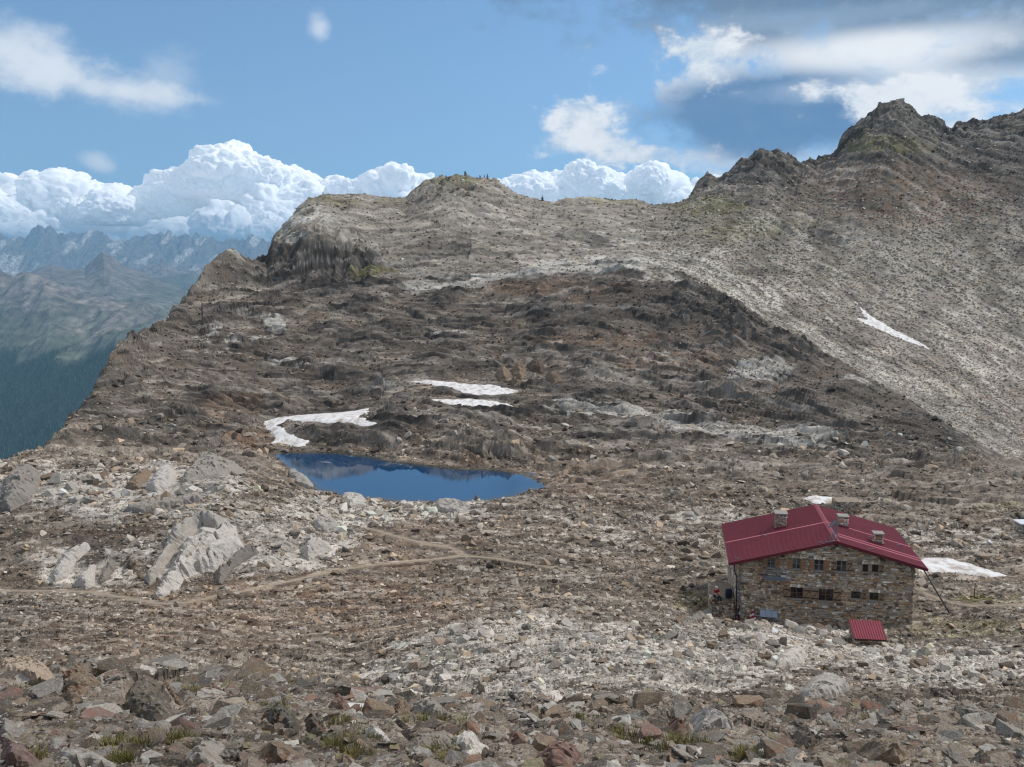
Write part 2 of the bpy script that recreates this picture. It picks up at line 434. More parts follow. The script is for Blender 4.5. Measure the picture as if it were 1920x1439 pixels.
lines = [line_on_cols(k) for k in K]
sky_r, sky_y = line_on_cols(SKY, 1)
sky_rs, sky_ys = line_on_cols(SKY, 26)
_l4 = line_on_cols(SKY, 4)[0]; _w = ss(S_, to_s(560, 400), to_s(640, 370)); sky_rs = _l4 * (1 - _w) + sky_rs * _w
rows = np.array([l[0] for l in lines]); lys = np.array([l[1] for l in lines])
row_grid = np.zeros((NR, NC)); ly = np.log(ylist)
for j in range(NC):
    xk, yk = lys[:, j], rows[:, j]
    keep = xk < sky_y[j] - 0.006
    xk = np.append(xk[keep], [sky_y[j], sky_y[j] + 1.0]); yk = np.append(yk[keep], [sky_rs[j], sky_rs[j] - 25])
    o = np.argsort(xk); xk, yk = xk[o], yk[o]
    h = np.maximum(np.diff(xk), 1e-4); dl = np.diff(yk) / h
    m = np.zeros(len(xk)); m[0], m[-1] = dl[0], dl[-1]
    pr = dl[:-1] * dl[1:]
    m[1:-1] = np.where(pr > 0, 2 * pr / np.where(np.abs(dl[:-1] + dl[1:]) < 1e-9, 1, dl[:-1] + dl[1:]), 0)
    i = np.clip(np.searchsorted(xk, ly) - 1, 0, len(xk) - 2)
    u = (ly - xk[i]) / h[i]
    row_grid[:, j] = ((1 + 2 * u) * (1 - u) ** 2 * yk[i] + u * (1 - u) ** 2 * h[i] * m[i] + u * u * (3 - 2 * u) * yk[i + 1] + u * u * (u - 1) * h[i] * m[i + 1])
_k = np.hanning(33)[1:-1]; _k /= _k.sum(); _pad = np.pad(row_grid, ((0, 0), (15, 15)), 'edge')
_sm = sum(_k[q] * _pad[:, q:q + NC] for q in range(31)); _wl = (1 - ss(S_, to_s(310, 590), to_s(380, 510)))[None, :] * ss(ly, math.log(75), math.log(110))[:, None]
row_grid = row_grid * (1 - _wl) + _sm * _wl
row_grid += (sky_r - sky_rs)[None, :] * ss(ly[:, None] - sky_y[None, :], -0.11, -0.004)
row_grid = np.clip(row_grid, -200, 2400)
YG = np.repeat(ylist[:, None], NC, 1); SG = np.repeat(S_[None, :], NR, 0); XG = SG * YG
T0 = t_of(row_grid); Z0 = -T0 * YG
# beyond the skyline the mountain falls away
Yr = np.exp(sky_y)[None, :]; zr = np.array([np.interp(math.exp(sky_y[j]), ylist, Z0[:, j]) for j in range(NC)])[None, :]
over = np.maximum(YG - Yr, 0)
fall = np.where(S_[None, :] < to_s(580, 380), 1.35, 0.8)
Z0 = np.where(over > 0, zr - fall * over ** 2 / (over + 5.0), Z0)
row0 = proj(XG, YG, Z0)[1]
beyond = ss(over, 0, 6)


def col_of(s): return (s - S_[0]) / (S_[1] - S_[0])


ZF = Z0.copy()


def zfun(X, Y, grid=None):
    gz = ZF if grid is None else grid
    X, Y = np.asarray(X, float), np.asarray(Y, float)
    fj = np.clip(col_of(X / Y), 0, NC - 1.001); fi = np.clip(np.interp(np.log(Y), ly, np.arange(NR)), 0, NR - 1.001)
    j, i = fj.astype(int), fi.astype(int); a, b = fj - j, fi - i
    return (gz[i, j] * (1 - a) + gz[i, j + 1] * a) * (1 - b) + (gz[i + 1, j] * (1 - a) + gz[i + 1, j + 1] * a) * b


def at(px, py):
    """first ground point met at that pixel, on the smooth relief"""
    j = int(np.clip(round(float(col_of(to_s(px, py)))), 0, NC - 1))
    r = row0[:, j]; hit = np.nonzero(r <= py)[0]; i = hit[0] if len(hit) else NR - 1
    if i > 0 and r[i - 1] > r[i]:
        f = (r[i - 1] - py) / (r[i - 1] - r[i]); Yv = math.exp(ly[i - 1] + f * (ly[i] - ly[i - 1]))
    else: Yv = ylist[i]
    return P(px, py, Yv)


# lake, snow, trails and hut in plan
LAKE_Z = -float(t_of(942)) * 121.0
def on_lake(x, y): q = P(x, y, -LAKE_Z / float(t_of(y))); return (q.x, q.y)
LAKE = [on_lake(*p) for p in [(505, 853), (530, 849), (600, 848), (665, 852), (720, 862), (790, 872), (860, 879), (930, 881), (985, 890), (1020, 905), (1022, 914), (990, 921), (970, 931), (900, 940), (830, 943), (765, 941), (700, 936), (640, 928), (596, 918), (578, 902), (548, 884), (532, 868)]]
SNOW_PX = {
 'left': [(492, 792), (520, 784), (570, 779), (630, 775), (690, 767), (684, 778), (668, 782), (690, 792), (704, 797), (680, 799), (640, 789), (610, 794), (560, 791), (540, 788), (523, 800), (540, 812), (560, 822), (578, 826), (565, 837), (515, 832), (518, 818), (505, 806)],
 'upper': [(770, 716), (800, 714), (850, 717), (880, 722), (920, 722), (968, 733), (940, 740), (900, 742), (870, 738), (850, 729), (815, 722)],
 'lower': [(770, 752), (830, 749), (890, 749), (930, 754), (976, 766), (930, 768), (890, 769), (862, 762), (830, 757)],
 'slope': [(1603, 566), (1622, 585), (1640, 598), (1668, 615), (1700, 630), (1735, 648), (1742, 655), (1700, 640), (1670, 628), (1640, 615), (1618, 605), (1608, 597), (1626, 600), (1615, 582)],
 'hut': [(1700, 1060), (1735, 1048), (1780, 1049), (1812, 1058), (1845, 1068), (1880, 1078), (1850, 1080), (1810, 1074), (1775, 1069), (1740, 1072), (1712, 1070)],
 'ruin': [(1510, 936), (1530, 930), (1564, 934), (1566, 943), (1530, 944)],
 'front': [(655, 1323), (690, 1322), (712, 1325), (705, 1332), (668, 1333)],
}
SNOW = {k: [tuple(at(*p)[:2]) for p in v] for k, v in SNOW_PX.items()}
TRAIL_PX = [[(-120, 1106), (0, 1108), (120, 1108), (180, 1111), (240, 1122), (300, 1133), (345, 1131), (400, 1118), (480, 1104), (560, 1085), (640, 1068), (720, 1057), (800, 1050), (870, 1042), (930, 1047), (1000, 1060), (1060, 1068)],
            [(868, 1041), (855, 1028), (800, 1019), (740, 1006), (690, 991)],
            [(1730, 1128), (1790, 1134), (1850, 1136), (1920, 1134), (2050, 1132)]]
TRAILS = [[at(*p) for p in tr] for tr in TRAIL_PX]
HUT_O = P(1545, 1165, 70.0); HUT_A = math.radians(9.9)
HU, HW = Vector((math.cos(HUT_A), -math.sin(HUT_A), 0)), Vector((math.sin(HUT_A), math.cos(HUT_A), 0))


def sdist(poly, X, Y):
    """signed distance to a plan polygon, positive inside"""
    d = np.full(X.shape, 1e9); ins = np.zeros(X.shape, bool); n = len(poly)
    for i in range(n):
        ax, ay = poly[i]; bx, by = poly[(i + 1) % n]
        ex, ey = bx - ax, by - ay; wx, wy = X - ax, Y - ay
        k = np.clip((wx * ex + wy * ey) / (ex * ex + ey * ey + 1e-9), 0, 1)
        d = np.minimum(d, np.hypot(wx - ex * k, wy - ey * k))
        c = ((ay > Y) != (by > Y)) & (X < (bx - ax) * (Y - ay) / ((by - ay) if abs(by - ay) > 1e-9 else 1e-9) + ax)
        ins ^= c
    return np.where(ins, d, -d)


def pdist(line, X, Y):
    d = np.full(X.shape, 1e9)
    for a, b in zip(line[:-1], line[1:]):
        ex, ey = b[0] - a[0], b[1] - a[1]; wx, wy = X - a[0], Y - a[1]
        k = np.clip((wx * ex + wy * ey) / (ex * ex + ey * ey + 1e-9), 0, 1)
        d = np.minimum(d, np.hypot(wx - ex * k, wy - ey * k))
    return d


calm = np.ones(Z0.shape)
win = (YG > 90) & (YG < 175)
sl = np.full(Z0.shape, -1e3); sl[win] = sdist(LAKE, XG[win], YG[win])
sl_w = sl + 0.9 * fbm(XG / 5, YG / 5, 88, 3)
near_l = ss(sl, -9, -0.5)
shore = LAKE_Z + np.where(sl_w < 0, 0.16 * -sl_w + 0.06, -0.35 * sl_w)
Z0 = Z0 * (1 - near_l) + shore * near_l
calm *= 1 - 0.80 * ss(sl, -3.0, 0.2)
snow_sd = np.full(Z0.shape, -1e3)
for k, poly in SNOW.items():
    pa = np.array(poly); m_ = 14 if k != 'front' else 3
    win = (XG > pa[:, 0].min() - m_) & (XG < pa[:, 0].max() + m_) & (YG > pa[:, 1].min() - m_) & (YG < pa[:, 1].max() + m_)
    v = np.full(Z0.shape, -1e3); v[win] = sdist(poly, XG[win], YG[win]); snow_sd = np.maximum(snow_sd, v)
calm *= 1 - 0.90 * ss(snow_sd, -3.5, 0.0)
trail_d = np.full(Z0.shape, 1e3)
for tr in TRAILS:
    win = (YG > 60) & (YG < 110); v = np.full(Z0.shape, 1e3); v[win] = pdist(tr, XG[win], YG[win]); trail_d = np.minimum(trail_d, v)
calm *= 1 - 0.9 * ss(-trail_d, -1.6, -0.4)
# bedrock bosses with a shape of their own: (name, label, rock, face outline, address, scale, stand-off, depth, detail, seed)
OUTCROPS = []
def OC(*a): OUTCROPS.append(a)


ZA = ((240, 940), 4.364)
OC('rock_outcrop', 'huge pale grey tilted slab above the footpath at left', 'pale grey', [(185, 795), (240, 700), (330, 560), (420, 430), (520, 310), (600, 235), (690, 250), (740, 235), (900, 200), (920, 300), (1000, 430), (840, 520), (690, 600), (600, 600), (480, 650), (430, 730), (300, 785)], *ZA, 2.0, 4.2, .36, 31)
OC('rock_outcrop', 'narrow pale rib along the left side of the huge slab', 'pale grey', [(110, 640), (200, 510), (280, 390), (380, 345), (460, 350), (400, 430), (330, 540), (240, 660), (170, 700)], *ZA, 2.0, 4.0, .4, 32)
OC('rock_outcrop', 'pale grey shelf capping the top of the huge slab', 'pale grey', [(280, 390), (340, 260), (430, 210), (520, 165), (620, 135), (840, 150), (760, 235), (600, 232), (480, 340), (330, 392)], *ZA, 2.0, 4.0, .4, 33)
OC('rock_outcrop', 'grey rounded ledge at the right foot of the huge slab', 'grey', [(700, 580), (840, 470), (960, 400), (1060, 380), (1090, 430), (1000, 475), (870, 560), (780, 690), (705, 690)], *ZA, 2.0, 3.6, .4, 34)
OC('rock_outcrop', 'pale undercut boulder outcrop right of the huge slab', 'pale grey', [(1390, 400), (1430, 330), (1520, 300), (1650, 335), (1690, 400), (1600, 445), (1480, 500), (1420, 465)], *ZA, 1.8, 3.2, .35, 35)
OC('rock_outcrop', 'small jointed pale outcrop up right of the huge slab', 'pale grey', [(1500, 190), (1560, 155), (1700, 160), (1730, 210), (1640, 250), (1540, 250)], *ZA, .9, 1.6, .35, 36)
ZB_ = ((0, 800), 3.0)
OC('rock_outcrop', 'pale leaning slab left of the huge slab, upper one', 'pale grey', [(275, 855), (340, 740), (430, 690), (500, 650), (525, 690), (440, 765), (385, 850), (310, 880)], *ZB_, 1.2, 2.0, .4, 37)
OC('rock_outcrop', 'stubby pale block just above the footpath at left', 'pale grey', [(415, 880), (480, 810), (545, 770), (535, 900), (480, 922), (435, 905)], *ZB_, 1.1, 1.8, .35, 38)
OC('rock_outcrop', 'thin pale block beside the stubby one above the footpath', 'grey', [(545, 860), (600, 775), (655, 740), (660, 800), (605, 865), (560, 892)], *ZB_, 1.0, 1.8, .35, 39)
OC('rock_outcrop', 'triangular pale rock face left of the lake', 'pale grey', [(810, 360), (860, 290), (920, 240), (1000, 250), (1000, 310), (960, 345), (880, 372)], *ZB_, 1.3, 2.4, .5, 40)
OC('rock_outcrop', 'pointed grey rock hump left of the lake', 'grey', [(1000, 330), (1060, 240), (1120, 165), (1200, 180), (1340, 230), (1400, 265), (1250, 285), (1080, 315)], *ZB_, 1.5, 2.6, .5, 41)
OC('rock_outcrop', 'brown layered ledge left of the triangular rock face', 'brown', [(690, 350), (760, 280), (870, 250), (840, 310), (800, 355), (740, 362)], *ZB_, 1.2, 2.2, .5, 42)
OC('rock_outcrop', 'jointed dark grey bench across the slope above the huge slab', 'grey', [(690, 480), (820, 430), (980, 410), (1140, 380), (1150, 420), (960, 455), (800, 490)], *ZB_, .9, 2.0, .45, 43)
OC('rock_outcrop', 'grey rock pile outcrop at the left frame edge', 'grey', [(0, 330), (70, 260), (200, 230), (260, 290), (180, 420), (60, 480), (0, 470)], *ZB_, 1.6, 3.0, .5, 44)
OC('rock_outcrop', 'pale whaleback rock on the near left shore of the lake', 'pale grey', [(380, 580), (440, 572), (500, 615), (562, 680), (500, 672), (430, 640)], (400, 680), 2.8235, .9, 1.6, .4, 45)
OC('rock_outcrop', 'pair of pale rocks on the near shore of the lake', 'pale grey', [(670, 735), (700, 692), (760, 700), (815, 738), (740, 760)], (400, 680), 2.8235, .8, 1.4, .35, 46)
OC('rock_outcrop', 'jointed pale outcrop on the near shore, right half', 'pale grey', [(1160, 780), (1200, 725), (1300, 740), (1365, 770), (1320, 810), (1220, 800)], (400, 680), 2.8235, .9, 1.6, .35, 47)
for k, pts in enumerate(([(1490, 60), (1540, 20), (1580, 60), (1560, 110), (1510, 105)], [(1570, 40), (1620, 5), (1660, 40), (1640, 95), (1590, 90)], [(1650, 20), (1720, -5), (1770, 30), (1740, 60), (1680, 50)], [(1760, 60), (1830, 70), (1860, 105), (1800, 125), (1755, 100)], [(1560, 100), (1610, 85), (1630, 120), (1590, 140)])):
    OC('rock_outcrop', ['leftmost of the columnar blocks above the snow bench', 'second columnar block from the left above the snow bench', 'topmost columnar block above the snow bench', 'rightmost wedge block above the snow bench', 'lowest small block above the snow bench'][k], 'brown', pts, (400, 680), 2.8235, 2.4, 3.5, .6, 52 + k)
OC('rock_outcrop', 'upper grey schist rib beside the terrace wall', 'brown', [(1258, 1166), (1300, 1137), (1335, 1116), (1333, 1127), (1300, 1150), (1274, 1169)], (0, 0), 1, .7, 1.2, .3, 58)
OC('rock_outcrop', 'lower grey schist rib beside the terrace wall', 'grey', [(1268, 1174), (1310, 1150), (1342, 1132), (1348, 1143), (1320, 1160), (1288, 1175)], (0, 0), 1, .7, 1.2, .3, 59)
OC('rock_outcrop', 'large pale fractured rock below the shed', 'pale grey', [(1440, 1252), (1462, 1225), (1490, 1212), (1514, 1228), (1510, 1244), (1470, 1250)], (0, 0), 1, .6, 1.0, .25, 60)
OC('rock_outcrop', 'pale cracked bedrock hump in the rubble under the hut', 'pale grey', [(1495, 1300), (1520, 1272), (1560, 1268), (1600, 1290), (1570, 1308), (1520, 1310)], (0, 0), 1, .5, .9, .22, 61)
FG = ((0, 1200), 4.0); FG2 = ((480, 1200), 4.0); FG3 = ((960, 1200), 4.0); FG4 = ((1440, 1200), 4.0)
for (key, org, pts, lab) in (
 ('brown', FG, [(430, 430), (480, 262), (700, 250), (795, 330), (800, 410), (640, 470), (540, 492), (460, 452)], 'overhanging brown slab with a dark gap beneath, left foreground'),
 ('dark', FG, [(890, 530), (960, 400), (1060, 312), (1180, 305), (1250, 420), (1340, 560), (1350, 612), (1150, 642), (1050, 602), (960, 560)], 'dark lichened dome of schist in the left foreground'),
 ('brown', FG, [(1200, 300), (1290, 330), (1360, 420), (1420, 570), (1330, 520), (1240, 420)], 'splintered plates on the right flank of the dark dome'),
 ('tan', FG, [(0, 195), (200, 172), (330, 200), (425, 290), (390, 345), (140, 330), (0, 260)], 'lichened tan rock at the left frame edge of the foreground'),
 ('rusty', FG, [(0, 750), (180, 800), (340, 890), (300, 975), (0, 975)], 'pinkish bedrock in the bottom left corner'),
 ('grey', FG, [(340, 900), (520, 850), (700, 880), (900, 930), (900, 985), (330, 985)], 'flat grey bedrock at the bottom edge, left'),
 ('grey', FG, [(1330, 940), (1400, 842), (1560, 800), (1690, 782), (1732, 862), (1650, 975), (1330, 975)], 'black and white speckled rock at the bottom edge'),
 ('rusty', FG, [(1450, 330), (1560, 330), (1700, 400), (1830, 450), (1700, 450), (1540, 400)], 'orange brown tilted plate right of the dark dome'),
 ('grey', FG, [(1110, 700), (1220, 660), (1340, 665), (1330, 720), (1280, 750), (1140, 755)], 'flat grey slab below the dark dome'),
 ('grey', FG, [(0, 640), (90, 600), (140, 650), (100, 720), (0, 740)], 'grey layered slab at the left frame edge'),
 ('dark', FG2, [(20, 610), (140, 520), (240, 540), (350, 610), (355, 745), (250, 725), (110, 670)], 'dark lichened slab left of the speckled pale block'),
 ('dark', FG2, [(360, 600), (460, 590), (560, 700), (620, 790), (560, 830), (360, 750)], 'dark sloping slab face left of the speckled pale block'),
 ('brown', FG2, [(0, 650), (110, 690), (330, 765), (480, 830), (565, 905), (420, 865), (300, 800), (0, 730)], 'long rusty ledge running down to the bottom edge'),
 ('brown', FG2, [(0, 840), (180, 830), (380, 870), (360, 930), (200, 960), (0, 960)], 'broad brown slab on the bottom edge left of centre'),
 ('rusty', FG2, [(530, 510), (600, 432), (700, 480), (742, 540), (640, 552)], 'pointed rust brown rock beside the snow scrap'),
 ('brown', FG2, [(975, 550), (1040, 492), (1150, 482), (1165, 560), (1050, 582)], 'brown block right of the snow scrap'),
 ('pale grey', FG2, [(760, 745), (850, 690), (1000, 735), (1055, 800), (960, 835), (800, 800)], 'pale speckled block in the centre foreground'),
 ('dark', FG2, [(840, 640), (870, 590), (950, 585), (1010, 640), (940, 680), (850, 670)], 'rounded rock with yellow green lichen, centre foreground'),
 ('dark', FG2, [(1000, 610), (1070, 590), (1200, 690), (1255, 800), (1190, 845), (1080, 720)], 'long dark diagonal slab in the centre foreground'),
 ('grey', FG2, [(1140, 540), (1200, 490), (1320, 500), (1470, 570), (1480, 610), (1300, 590)], 'grey ledge along the foreground crest, centre'),
 ('pale grey', FG2, [(1410, 825), (1520, 750), (1650, 740), (1765, 820), (1745, 885), (1600, 920), (1500, 885)], 'big pale grey boulder at the bottom, right of centre'),
 ('brown', FG2, [(550, 970), (620, 880), (700, 860), (820, 960)], 'brown lichened rock tip on the bottom edge, centre'),
 ('rusty', FG3, [(130, 905), (180, 850), (450, 838), (570, 862), (470, 975), (140, 975)], 'dark red slab with black underside on the bottom edge'),
 ('rusty', FG3, [(-40, 660), (60, 700), (155, 805), (140, 845), (60, 835), (-40, 780)], 'red brown leaning slab in the middle foreground'),
 ('rusty', FG3, [(1140, 660), (1180, 590), (1290, 640), (1335, 700), (1330, 745), (1250, 765), (1150, 725)], 'pointed red brown rock beside the pale splintered one'),
 ('pale grey', FG3, [(1300, 620), (1370, 560), (1480, 558), (1600, 620), (1700, 715), (1640, 722), (1520, 690), (1400, 710), (1330, 700)], 'pale splintered layered rock, right of centre foreground'),
 ('pale grey', FG3, [(1305, 760), (1380, 720), (1445, 770), (1400, 830), (1330, 820)], 'white and orange block below the splintered rock'),
 ('dark', FG3, [(160, 640), (230, 540), (390, 430), (440, 480), (380, 560), (260, 640)], 'dark wedge against the white rubble, middle foreground'),
 ('dark', FG4, [(120, 760), (220, 700), (330, 730), (420, 800), (300, 830), (180, 800)], 'dark wedge rocks below the rubble, right foreground'),
 ('tan', FG4, [(165, 900), (200, 840), (290, 830), (320, 900), (260, 945), (180, 940)], 'rounded pinkish boulder at the bottom right'),
 ('brown', FG4, [(640, 850), (760, 810), (950, 850), (1130, 900), (1000, 930), (760, 920)], 'broad lichened slab at the bottom right'),
 ('dark', FG4, [(1450, 910), (1520, 870), (1590, 840), (1700, 940), (1560, 945)], 'black faced wedge at the bottom right'),
 ('grey', FG4, [(1080, 110), (1160, 55), (1230, 100), (1190, 140), (1110, 145)], 'pale angular boulder right of the shed, left one of two'),
 ('tan', FG4, [(1250, 100), (1290, 60), (1345, 105), (1300, 130)], 'pale tan boulder right of the shed, right one of two')):
    OC('schist_outcrop', lab, key, pts, *org, (.34 if 'shed' not in lab else .6), .8 if 'shed' not in lab else 1.0, .085 if 'shed' not in lab else .2, 100 + len(lab) * 3, 'rock')

outc_sd = np.full(Z0.shape, -1e3)
for a_ in OUTCROPS:
    poly = [tuple(at(a_[4][0] + x / a_[5], a_[4][1] + y / a_[5])[:2]) for x, y in a_[3]]
    pa = np.array(poly); m_ = 5.0
    win = (XG > pa[:, 0].min() - m_) & (XG < pa[:, 0].max() + m_) & (YG > pa[:, 1].min() - m_) & (YG < pa[:, 1].max() + m_)
    v = np.full(Z0.shape, -1e3); v[win] = sdist(poly, XG[win], YG[win]); outc_sd = np.maximum(outc_sd, v)
calm *= 1 - 0.85 * ss(outc_sd, -0.1 - 2.4 * ss(YG, 20, 60), 0.1)
# level ground under the hut
hu = (XG - HUT_O.x) * HU.x + (YG - HUT_O.y) * HU.y; hw = (XG - HUT_O.x) * HW.x + (YG - HUT_O.y) * HW.y
hd = np.maximum(np.maximum(np.abs(hu + 0.2) - 7.2, np.abs(hw - 5.2) - 5.2), 0)
lev = ss(-hd, -7.0, -0.3)
Z0 = Z0 * (1 - lev) + (HUT_O.z + np.clip(hu, -8, 8) * 0.045 - 0.05) * lev
calm *= 1 - 0.75 * ss(-hd, -1.5, 0.0)

_sh = P(1632, 1206, 58.6); Z0 -= 0.75 * np.exp(-((XG - _sh.x) ** 2 / 6.0 + (YG - _sh.y) ** 2 / 5.0))
# zones named by where they lie (pixel addresses of ground points, edges warped)
row0 = proj(XG, YG, Z0)[1]; col0 = proj(XG, YG, Z0)[0]
wx_ = col0 + 20 * fbm(XG / (YG * 0.03), YG / (YG * 0.0001 + 6), 5, 3) + 9 * perlin(col0 / 22, row0 / 9, 9)
wy_ = row0 + 8 * fbm(col0 / 70, row0 / 26, 15, 4)


def ell(cx, cy, rx, ry, soft=0.35): return ss(-np.hypot((wx_ - cx) / rx, (wy_ - cy) / ry), -1 - soft, -1 + soft)


def band(pts, half, soft=0.5):
    return ss(-pdist(pts, wx_, wy_ * 1.0), -half * (1 + soft), -half * (1 - soft))


def mx(*a):
    o = a[0]
    for q in a[1:]: o = np.maximum(o, q)
    return o


right_edge = np.interp(row0, [495, 505, 535, 600, 650, 695, 738, 790, 840, 880, 960], [1120, 1250, 1330, 1430, 1520, 1600, 1680, 1760, 1830, 1900, 2300])
HUMP_Y = np.exp(lys[13])[None, :]
is_right = ss(YG - HUMP_Y, 1.0, 8.0)
scree_r = is_right * ss(SG, to_s(1180, 500), to_s(1330, 540))       # the big scree slope
upper = is_right * (1 - scree_r)                                     # summit plateau slopes
fore = 1 - ss(YG, 20, 30)
pale = mx(band([(770, 540), (850, 535), (960, 515), (1080, 500), (1190, 495), (1280, 505)], 11) * 0.95,
          band([(1050, 765), (1160, 770), (1300, 795), (1420, 815), (1560, 832)], 15) * 0.8,
          ell(1425, 690, 62, 22) * 0.9, ell(1620, 710, 60, 14) * 0.45, ell(515, 610, 32, 14) * 0.75, ell(500, 640, 30, 16) * 0.6, ell(1240, 668, 16, 9) * .7,
          ell(850, 625, 60, 9) * 0.45, ell(420, 640, 70, 26) * 0.4, ell(560, 690, 60, 12) * 0.35, ell(1260, 530, 120, 12) * 0.35,
          band([(1260, 490), (1340, 520), (1440, 590), (1530, 650), (1640, 700), (1760, 775), (1900, 850)], 30) * is_right * 0.75,
          ell(600, 415, 75, 14) * .5, ell(1120, 450, 110, 24) * 0.35, ell(560, 425, 40, 40) * .25,
          ell(120, 915, 150, 40) * 0.95, ell(330, 905, 130, 32) * 0.95, ell(440, 1025, 190, 62) * .95, ell(160, 1070, 90, 42) * 0.75, ell(240, 955, 170, 24) * .6,
          ell(640, 965, 150, 30) * 0.8, ell(820, 958, 150, 18) * 0.7, ell(590, 1010, 80, 45) * .75,
          ell(1000, 1225, 260, 60) * 1.0, ell(1400, 1218, 270, 46) * 1.0, ell(1760, 1250, 230, 36) * 0.9, ell(800, 1270, 120, 44) * 0.9, ell(950, 1310, 150, 34) * 0.85, ell(1250, 1270, 230, 44) * .8,
          ell(1250, 990, 330, 50) * 0.30, ell(1790, 1010, 130, 30) * 0.45)
dark = mx(ell(590, 500, 115, 48) * 0.9, ell(430, 505, 55, 40) * 0.55, ell(1280, 570, 190, 48) * 0.55, ell(1740, 800, 110, 50) * 0.8, ell(1740, 290, 290, 130) * 0.88, ell(1430, 340, 200, 62) * 0.72,  # darker rock; the upper-right crags also carry painted cloud shadow
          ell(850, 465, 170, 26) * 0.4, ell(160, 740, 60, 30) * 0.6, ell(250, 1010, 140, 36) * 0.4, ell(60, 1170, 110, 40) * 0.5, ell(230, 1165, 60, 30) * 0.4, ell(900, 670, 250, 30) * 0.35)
rust = mx(ell(590, 1130, 330, 70) * 0.5, ell(330, 1190, 300, 40) * 0.35, ell(470, 830, 45, 26) * 0.7, ell(430, 770, 70, 20) * 0.4, ell(1130, 640, 120, 14) * 0.6, ell(1250, 680, 120, 18) * 0.5,
          ell(1050, 545, 150, 14) * 0.5, ell(1100, 900, 170, 24) * 0.35, ell(1545, 1172, 90, 10) * 0.9, ell(1700, 370, 200, 60) * 0.45, ell(220, 905, 50, 18) * .5, ell(850, 880, 200, 14) * 0.4,
          ell(1090, 1345, 120, 30) * .5, ell(700, 1060, 130, 26) * 0.35, ell(880, 300 + 700, 300, 40) * .2)
green = mx(ell(1330, 390, 70, 18) * 0.7, ell(1380, 435, 80, 22) * 0.45, ell(620, 378, 50, 8) * 0.6, ell(690, 513, 50, 6) * 0.8, ell(1665, 275, 80, 16) * 0.5, ell(1140, 378, 90, 8) * 0.5, ell(850, 345, 50, 8) * 0.55,
           ell(1310, 1130, 36, 22) * 0.75, ell(1860, 1125, 70, 8) * 0.55, ell(1820, 1180, 120, 18) * 0.45, ell(1880, 955, 50, 8) * 0.5, ell(700, 385, 60, 8) * 0.35, ell(1500, 420, 40, 8) * .4)
patch = fbm(XG / 26, YG / 26, 21, 4)
rockn = fbm(XG / 13, YG / 9, 31, 4)
# how much is solid ledge (1) and how much is loose debris (0)
solid = np.clip(0.55 + 0.9 * rockn, 0, 1) * ss(YG, 118, 140) * (1 - 0.9 * scree_r) * (1 - 0.35 * upper)
solid = mx(solid, ell(590, 500, 125, 55), ell(430, 1040, 150, 60) * .4, ell(150, 940, 200, 50) * .25, ell(330, 905, 90, 30) * .9, ell(160, 1070, 90, 40) * .7, ell(80, 1010, 120, 40) * .25,
           ss(row_grid, 420, 300) * scree_r * 0.9, ell(1740, 250, 230, 60) * .9, ell(1400, 310, 120, 30) * .9, ell(1550, 430, 160, 26) * .45, ell(1440, 1290, 260, 36) * .35, ell(60, 1170, 90, 36) * .25)
solid = np.clip(mx(solid, ell(1800, 930, 160, 26) * .6, fore * 0.55) * (1 - 0.7 * ss(sl, -6, 0)), 0, 1)
solid *= (1 - ell(560, 1175, 420, 60) * 0.8) * (1 - ell(1100, 1020, 300, 70) * .75)
px_m = YG / F * 1.9                                     # size of a render pixel on the ground


def fade(cell): return ss(cell / px_m, 1.2, 3.5)


_mid = (S_ > -0.2) & (S_ < 0.1); _nom = np.exp(lys[:, _mid].mean(1)); NOMY = np.zeros(Z0.shape)
for j in range(NC): NOMY[:, j] = np.interp(ly, lys[:, j], _nom) + np.maximum(ylist - math.exp(lys[-1, j]), 0)
BED = NOMY + 0.16 * XG
BG = np.clip(1.6 / np.maximum(np.gradient(NOMY, axis=0) / np.gradient(YG, axis=0), 0.1), 0.0, 1.0) ** 2
dz = np.zeros(Z0.shape); tint = np.zeros(Z0.shape); edge = np.ones(Z0.shape)
# dipping layers: slow backs, steep fronts towards the viewer
lay = BED + 4.0 * fbm(XG / 26, YG / 26, 41, 3)
for per, amp, sdv in ((15.0, 1.5, 1), (6.0, 1.15, 2), (2.6, 0.65, 3), (1.0, .25, 4)):
    ph = lay / per + 0.55 * fbm(XG / (per * 2.2), YG / (per * 0.9), 50 + sdv, 3)
    fr = ph - np.floor(ph); st = hash2(np.floor(ph).astype(np.int32), np.floor(XG / (per * 6) + fbm(XG / per / 8, YG / per / 4, 66, 2)).astype(np.int32), sdv)
    saw = ss(fr, 0.0, 0.34) - fr
    dz += solid * fade(per * 0.5) * (1 - 0.85 * ss(per / YG, 0.12, 0.3)) * amp * saw * (0.5 + 0.9 * st) * BG * (0.45 + 0.55 * ss(YG, 118, 145))
    tint += solid * fade(per * .5) * (st - 0.5) * 0.28
lw = BED + 2.2 * fbm(XG / 30, YG / 30, 141, 3)
tint += solid * (0.42 * perlin(lw / 1.3, XG / 30, 143) * fade(1.4) + 0.36 * perlin(lw / 4.0, XG / 60, 145))
streak = fbm((XG * 0.80 - YG * 0.42) / 9.0 + 0.6 * fbm(XG / 20, YG / 20, 150, 3), (XG * 0.42 + YG * 0.8) / 55.0, 147, 5, 0.6)
tint += scree_r * 0.22 * streak
